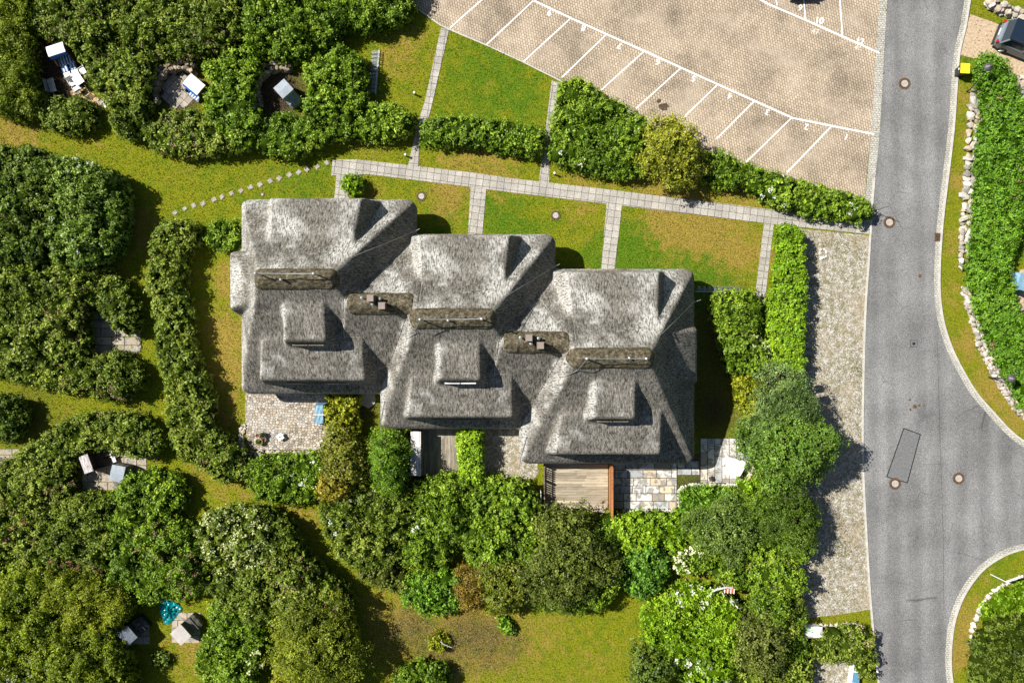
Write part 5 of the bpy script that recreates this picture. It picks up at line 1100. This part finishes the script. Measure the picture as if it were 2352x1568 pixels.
# ---------------------------------------------------------------- shed, fences, racks
t = empty('garden_shed', (*T(953, 1045), 0), 'narrow whitewashed lean-to shed left of the timber deck', 'shed')
xa, ya = T(943, 990, 1.5); xb, yb = T(964.5, 1093, 1.75); xc = T(972, 1040, .1)[0]
MB().extr([(xa+.08, 0), (xc, 0), (xb, 1.70), (xa+.08, 1.40)], 0, 1).v
mb = MB(); mb.add([(xa+.1, yb+.05, 0), (xc, yb+.05, 0), (xc, ya-.05, 0), (xa+.1, ya-.05, 0), (xa+.1, yb+.05, 1.40), (xc, yb+.05, 1.66), (xc, ya-.05, 1.66), (xa+.1, ya-.05, 1.40)], [(3,2,1,0), (4,5,6,7), (0,1,5,4), (1,2,6,5), (2,3,7,6), (3,0,4,7)])
mb.build('wall', 'old_wood', t); mb = MB(); n = 5
for k in range(n):
    a0 = xa+(xc+.03-xa)*k/n; a1 = xa+(xc+.03-xa)*(k+1)/n-.012; z0 = 1.42+.27*k/n; z1 = 1.42+.27*(k+1)/n
    mb.add([(a0, yb, z0), (a1, yb, z1), (a1, ya, z1), (a0, ya, z0), (a0, yb, z0+.03), (a1, yb, z1+.03), (a1, ya, z1+.03), (a0, ya, z0+.03)], [(3,2,1,0), (4,5,6,7), (0,1,5,4), (1,2,6,5), (2,3,7,6), (3,0,4,7)])
mb.build('roof', 'white_wood', t)
def screen(p, q, h, th, label, mat, pm, gap=.0, npost=4, bw=.14, cat='fence', name='timber_fence', horiz=True):
    a = Vector((*T(*p), 0)); b = Vector((*T(*q), 0)); L = (b-a).length; rz = math.atan2((b-a).y, (b-a).x); t = empty(name, tuple((a+b)/2), label, cat, None, rz)
    for k in range(npost): MB().box((-L/2+L*k/(npost-1), 0, h/2+.03), (.09, .09, h+.06)).build('post', pm, t, True)
    s_ = MB()
    if horiz:
        n = int(h/(bw+gap))
        for k in range(n): s_.box((0, 0, .08+(k+.5)*(h-.1)/n), (L-.1, th, (h-.1)/n-gap))
    else:
        n = int(L/(bw+gap))
        for k in range(n): s_.box((-L/2+(k+.5)*L/n, 0, h/2+.03), (L/n-gap, th, h-.06))
        for z in (.3, h-.25): s_.box((0, th, z), (L, .035, .09))
    s_.build('panel', mat, t, True)
    return t
t = screen((1399, 1064), (1399, 1174), 1.72, .10, 'orange-brown timber privacy screen between deck and slab terrace', 'orange_wood', 'orange_wood')
MB().box((0, 0, 1.80), (3.5, .15, .04)).build('top_rail', 'orange_wood', t, True)
screen((1249, 1066), (1249, 1172), 1.15, .03, 'weathered picket fence on the left side of the wooden deck', 'old_wood', 'old_wood', .07, 4, .09, horiz=False)
MB_ = MB().tube([(*T(1241, 1122), .0), (*T(1241, 1122), 1.0), (*T(1241.5, 1175), 1.0), (*T(1241.5, 1175), 0)], .03, 8).build('handrail', 'white_paint'); tag(MB_, 'thin white handrail left of the wooden deck', 'handrail')
screen((1726, 680), (1770, 684), .75, .03, 'low broken timber gate at the end of the right-hand branch path', 'old_wood', 'old_wood', .12, 3, .1, name='garden_gate', cat='gate')
screen((1768, 690), (1764, 716), 1.2, .03, 'dark green panel standing against the tall clipped hedge', 'teal_tarp', 'dark_metal', 0, 2, .3, name='screen_panel', cat='panel')
def rack(p, q, n, bl, side, label, h=.35):
    a = Vector((*T(*p), 0)); b = Vector((*T(*q), 0)); L = (b-a).length; rz = math.atan2((b-a).y, (b-a).x); t = empty('bicycle_rack', tuple((a+b)/2), label, 'bicycle rack', None, rz)
    MB().box((0, 0, .05), (L+.15, .06, .05)).box((0, side*bl*.5, .03), (L, .03, .03)).box((0, 0, h), (L+.1, .035, .035)).build('rail', 'metal', t, True)
    s_ = None
    for k in range(n):
        x = -L/2+L*(k+.5)/n; s_ = MB()
        for e in (-.055, .055): s_.tube([(x+e, 0, .06), (x+e, side*bl, .06), (x+e, side*bl, h*.6), (x+e, side*bl*.6, h), (x+e, 0, h)], .024, 6)
        s_.build('wheel_holder', 'metal', t, True)
rack((872, 120), (864, 217), 10, .55, -1, 'long metal bicycle rack lying in the shade of the tall bush')
rack((1598, 670), (1702, 671), 9, .38, 1, 'low metal rack with upright bars at the corner of the right house', .5)

# ---------------------------------------------------------------- street things
def lamp(base, head, h, label, arm=True):
    bx, by = T(*base); hx, hy = T(*head, h); t = empty('street_lamp', (bx, by, 0), label, 'street lamp', 'garden street lamps')
    MB().tube([(bx, by, 0), (bx, by, .5), (bx+(hx-bx)*.18, by+(hy-by)*.18, h*.3), (hx, hy, h+.05)], .055, 10, r2=.035).build('post', 'dark_metal', t)
    MB().lathe((hx, hy, h-.28), [(.30,.0),(.31,.02),(.26,.10),(.13,.22),(.06,.28),(.05,.36),(.02,.38)], 24).build('lamp_shade', 'lamp_hood', t, smooth=False)
    MB().lathe((hx, hy, h-.31), [(.06,0),(.22,.02),(.24,.035)], 18).build('diffuser', 'white_paint', t)
lamp((2219, 211), (2275, 152), 3.0, 'leaning dark street lamp over the top of the long bright hedge'); lamp((2270, 866), (2329, 870), 3.0, 'dark dome street lamp beside the field stone strip')
o = MB().tube([(*T(2005, 486), 0), (*T(2005, 486), 1.2), (*T(2006, 486), 2.3)], .03, 6, r2=.02).build('post', 'dark_metal'); tag(o, 'slim dark post in the road end of the long hedge', 'post')
def bollard(u, v, label, h=.55):
    x, y = T(u, v); t = empty('path_light', (x, y, 0), label, 'path light', 'small bollard lights'); MB().lathe((x, y, 0), [(.06,0),(.06,h-.12)], 12).build('post', 'dark_metal', t); MB().lathe((x, y, h-.12), [(.085,0),(.09,.08),(.06,.12)], 14).build('lamp_head', 'white_paint', t)
bollard(953.5, 218, 'small path light on the lawn left of the upper narrow path'); bollard(933, 359, 'small path light beside the crossing of narrow and main path'); bollard(1273, 401, 'small path light below the triangular bush bed')
bollard(2010, 1537, 'short white marker post between rose hedge and road', .4)
x, y = T(2216, 158, 1.0); t = empty('wheelie_bin', (x, y, 0), 'black wheelie bin with bright yellow lid beside the kerb', 'waste bin', None, math.radians(-3))
mb = MB(); mb.add([(-.24,-.28,.06), (.22,-.28,.06), (.22,.24,.06), (-.24,.24,.06), (-.29,-.33,.98), (.29,-.33,.98), (.29,.33,.98), (-.29,.33,.98)], [(3,2,1,0), (4,5,6,7), (0,1,5,4), (1,2,6,5), (2,3,7,6), (3,0,4,7)]); mb.build('body', 'black_plastic', t, True, bev=.02)
MB().box((.0, 0, 1.02), (.66, .72, .07)).box((.0, 0, 1.065), (.5, .55, .03)).build('lid', 'yellow_plastic', t, True, bev=.02)
for s_ in (-.27, .27): MB().tube([(.22, s_-.03, .12), (.22, s_+.03, .12)], .12, 14).build('wheel', 'tyre', t, True)
MB().box((-.292, .05, .72), (.01, .16, .12)).build('sticker', 'white_paint', t, True); MB().tube([(.36,-.22,.98),(.36,.22,.98)], .02, 6).build('handle', 'black_plastic', t, True)
x, y = T(1868, 1452, 1.0); t = empty('utility_cabinet', (x, y, 0), 'white utility cabinet with greenish sloping top beside the gravel drive', 'utility cabinet', None, math.radians(2))
MB().box((0, 0, .48), (1.25, .62, .96)).build('body', 'white_paint', t, True, bev=.01)
mb = MB(); mb.add([(-.68,-.38,.96), (.68,-.38,.96), (.68,.38,.96), (-.68,.38,.96), (-.35,0,1.16), (.35,0,1.16)], [(3,2,1,0), (0,1,5,4), (2,3,4,5), (1,2,5), (3,0,4)]); mb.build('lid', 'white_paint', t, True)
mb = MB(); mb.add([(-.62,.0,1.005), (-.36,.012,1.165), (-.36,.33,1.0), (-.62,.33,.99)], [(0,1,2,3), (3,2,1,0)]); MB().box((-.12, .08, 1.15), (.10, .04, .05)).build('handle', 'dark_metal', t, True)
MB().box((-.30, .18, 1.077), (.50, .26, .012), 0, ('X', -.485)).build('panel', 'lime_green', t, True)
x, y = T(1965, 1555, .6); t = empty('glazed_box', (x, y, 0), 'pale framed box with blue glazing at the bottom edge of the gravel drive', 'glazed box', None, math.radians(-8))
MB().box((0, 0, .3), (.6, 2.6, .58)).build('frame', 'white_paint', t, True)
for k in (-.85, 0, .85): MB().box((.02, k, .605), (.50, .76, .03)).build('pane', 'blue_glass', t, True)
# street name sign on a white post
x, y = T(2275, 1318); hx, hy = x, y; t = empty('street_sign', (x, y, 0), 'white street sign post with a single edge-on plate in the bottom right corner', 'street sign')
MB().tube([(x, y, 0), (x, y, 2.05)], .035, 8).build('post', 'white_paint', t); a = Vector((x+.03, y, 1.85)); q = Vector((*T(2343, 1326, 2.0), 1.85)); p0 = Vector((*T(2314, 1336, 2.0), 1.85)); c = (p0+q)/2
MB().box(tuple(c), ((q-p0).length, .05, .20), math.atan2((q-p0).y, (q-p0).x)).build('sign_plate', 'white_paint', t)
tag(MB().tube([(*T(2217, 1415), .03), (*T(2229, 1413), .05), (*T(2242, 1410), .12)], .02, 5).build('stick', 'old_wood'), 'thin pale stick on the grass left of the white stone edging', 'stick')
tag(MB().tube([(*T(999, 1458), .10), (*T(1008, 1463), .45), (*T(1022, 1468), .9), (*T(1040, 1474), 1.0)], .05, 6, r2=.02).build('branch', 'weathered_slats'), 'fallen grey branch on the dry bottom lawn', 'branch')
# ---------------------------------------------------------------- cars
def car(x, y, rz, label, paint, roofm, W=1.9, L=4.5, Hh=1.85):
    t = empty('parked_car', (x, y, 0), label, 'car', None, rz); hw = W/2; l = L/2
    # body lofted from cross-sections along x (rear at -l)
    sec = [(-l, .62, .42, .95), (-l+.12, .90, .30, 1.08), (-l+.5, .98, .25, 1.12), (-l+1.5, 1, .22, 1.12), (l-1.6, 1, .22, 1.10), (l-.7, .97, .25, 1.02), (l-.15, .86, .32, .88), (l, .66, .42, .72)]
    mb = MB(); n = 12
    for sx, ws, zb, zt in sec:
        w_ = hw*ws; mb.v += [(sx, -w_*.92, zb), (sx, -w_, zb+.14), (sx, -w_, (zb+zt)/2), (sx, -w_*.98, zt-.10), (sx, -w_*.92, zt), (sx, -w_*.4, zt+.02), (sx, w_*.4, zt+.02), (sx, w_*.92, zt), (sx, w_*.98, zt-.10), (sx, w_, (zb+zt)/2), (sx, w_, zb+.14), (sx, w_*.92, zb)]
    for j in range(len(sec)-1):
        for i in range(n): mb.f.append((j*n+i, j*n+(i+1) % n, (j+1)*n+(i+1) % n, (j+1)*n+i))
    mb.f += [tuple(range(n)), tuple(range((len(sec)-1)*n, len(sec)*n))]; mb.c = [(1,1,1)]*len(mb.v); mb.build('body', paint, t, True, smooth=False, bev=.02)
    # glasshouse and roof
    z0, z1 = 1.10, Hh; b = [(-l+.22, hw*.93), (l-1.35, hw*.93)]; tp = [(-l+.55, hw*.84), (l-2.2, hw*.84)]
    mb = MB(); mb.add([(b[0][0], -b[0][1], z0), (b[1][0], -b[1][1], z0), (b[1][0], b[1][1], z0), (b[0][0], b[0][1], z0), (tp[0][0], -tp[0][1], z1-.05), (tp[1][0], -tp[1][1], z1-.05), (tp[1][0], tp[1][1], z1-.05), (tp[0][0], tp[0][1], z1-.05)],
                      [(0,1,5,4), (1,2,6,5), (2,3,7,6), (3,0,4,7), (4,5,6,7)]); mb.build('window', 'glass', t, True)
    r_ = MB().box(((tp[0][0]+tp[1][0])/2-.03, 0, z1-.02), (tp[1][0]-tp[0][0]+.22, hw*1.74, .09)).build('roof', roofm, t, True, bev=.035)
    for s_ in (-1, 1):
        MB().tube([(tp[0][0]+.1, s_*hw*.80, z1+.06), (tp[1][0]-.1, s_*hw*.80, z1+.06)], .025, 6).build('roof_rail', 'dark_metal', t, True)
        for xx in (b[0][0]+.02, -.25, .75): MB().tube([(xx, s_*b[0][1]*1.005, z0), ((xx-.0)*.93+(.12 if xx < -1 else 0), s_*hw*.85, z1-.04)], .06, 6).build('pillar', paint, t, True)
        MB().box((-l+.05, s_*hw*.80, .93), (.16, .20, .26)).build('tail_light', 'red_glass', t, True, bev=.02)
        for xx in (-l+.85, l-.9):
            wh = MB().tube([(xx, s_*(hw-.20), .34), (xx, s_*(hw+.012), .34)], .34, 20).build('wheel', 'tyre', t, True); mm = MB().tube([(xx, s_*(hw+.014), .34), (xx, s_*(hw+.03), .34)], .10, 10)
            for k in range(5): a = k*1.2566; mm.tube([(xx, s_*(hw+.022), .34), (xx+.22*math.cos(a), s_*(hw+.022), .34+.22*math.sin(a))], .025, 5)
            mm.build('rim', 'metal', wh, True)
        MB().box((l-1.75, s_*(hw+.10), 1.14), (.14, .20, .13)).build('mirror', paint, t, True, bev=.03)
    MB().box((-l-.005, 0, .45), (.14, W*.88, .26)).build('bumper', 'black_plastic', t, True, bev=.03)
    MB().box((-l-.01, 0, .82), (.02, .52, .11)).build('number_plate', 'white_paint', t, True)
    return t
x, y = T(2345, 110); car(x, y, math.radians(-22), 'grey van-like car with dark blue roof parked on the sandy drive', 'car_paint', 'car_paint_dark')
x, y = T(1829, -68); car(x, y, math.radians(91), 'dark car at the top edge parked in bay nine', 'car_paint_dark', 'car_paint_dark', 1.85, 4.4, 1.5)
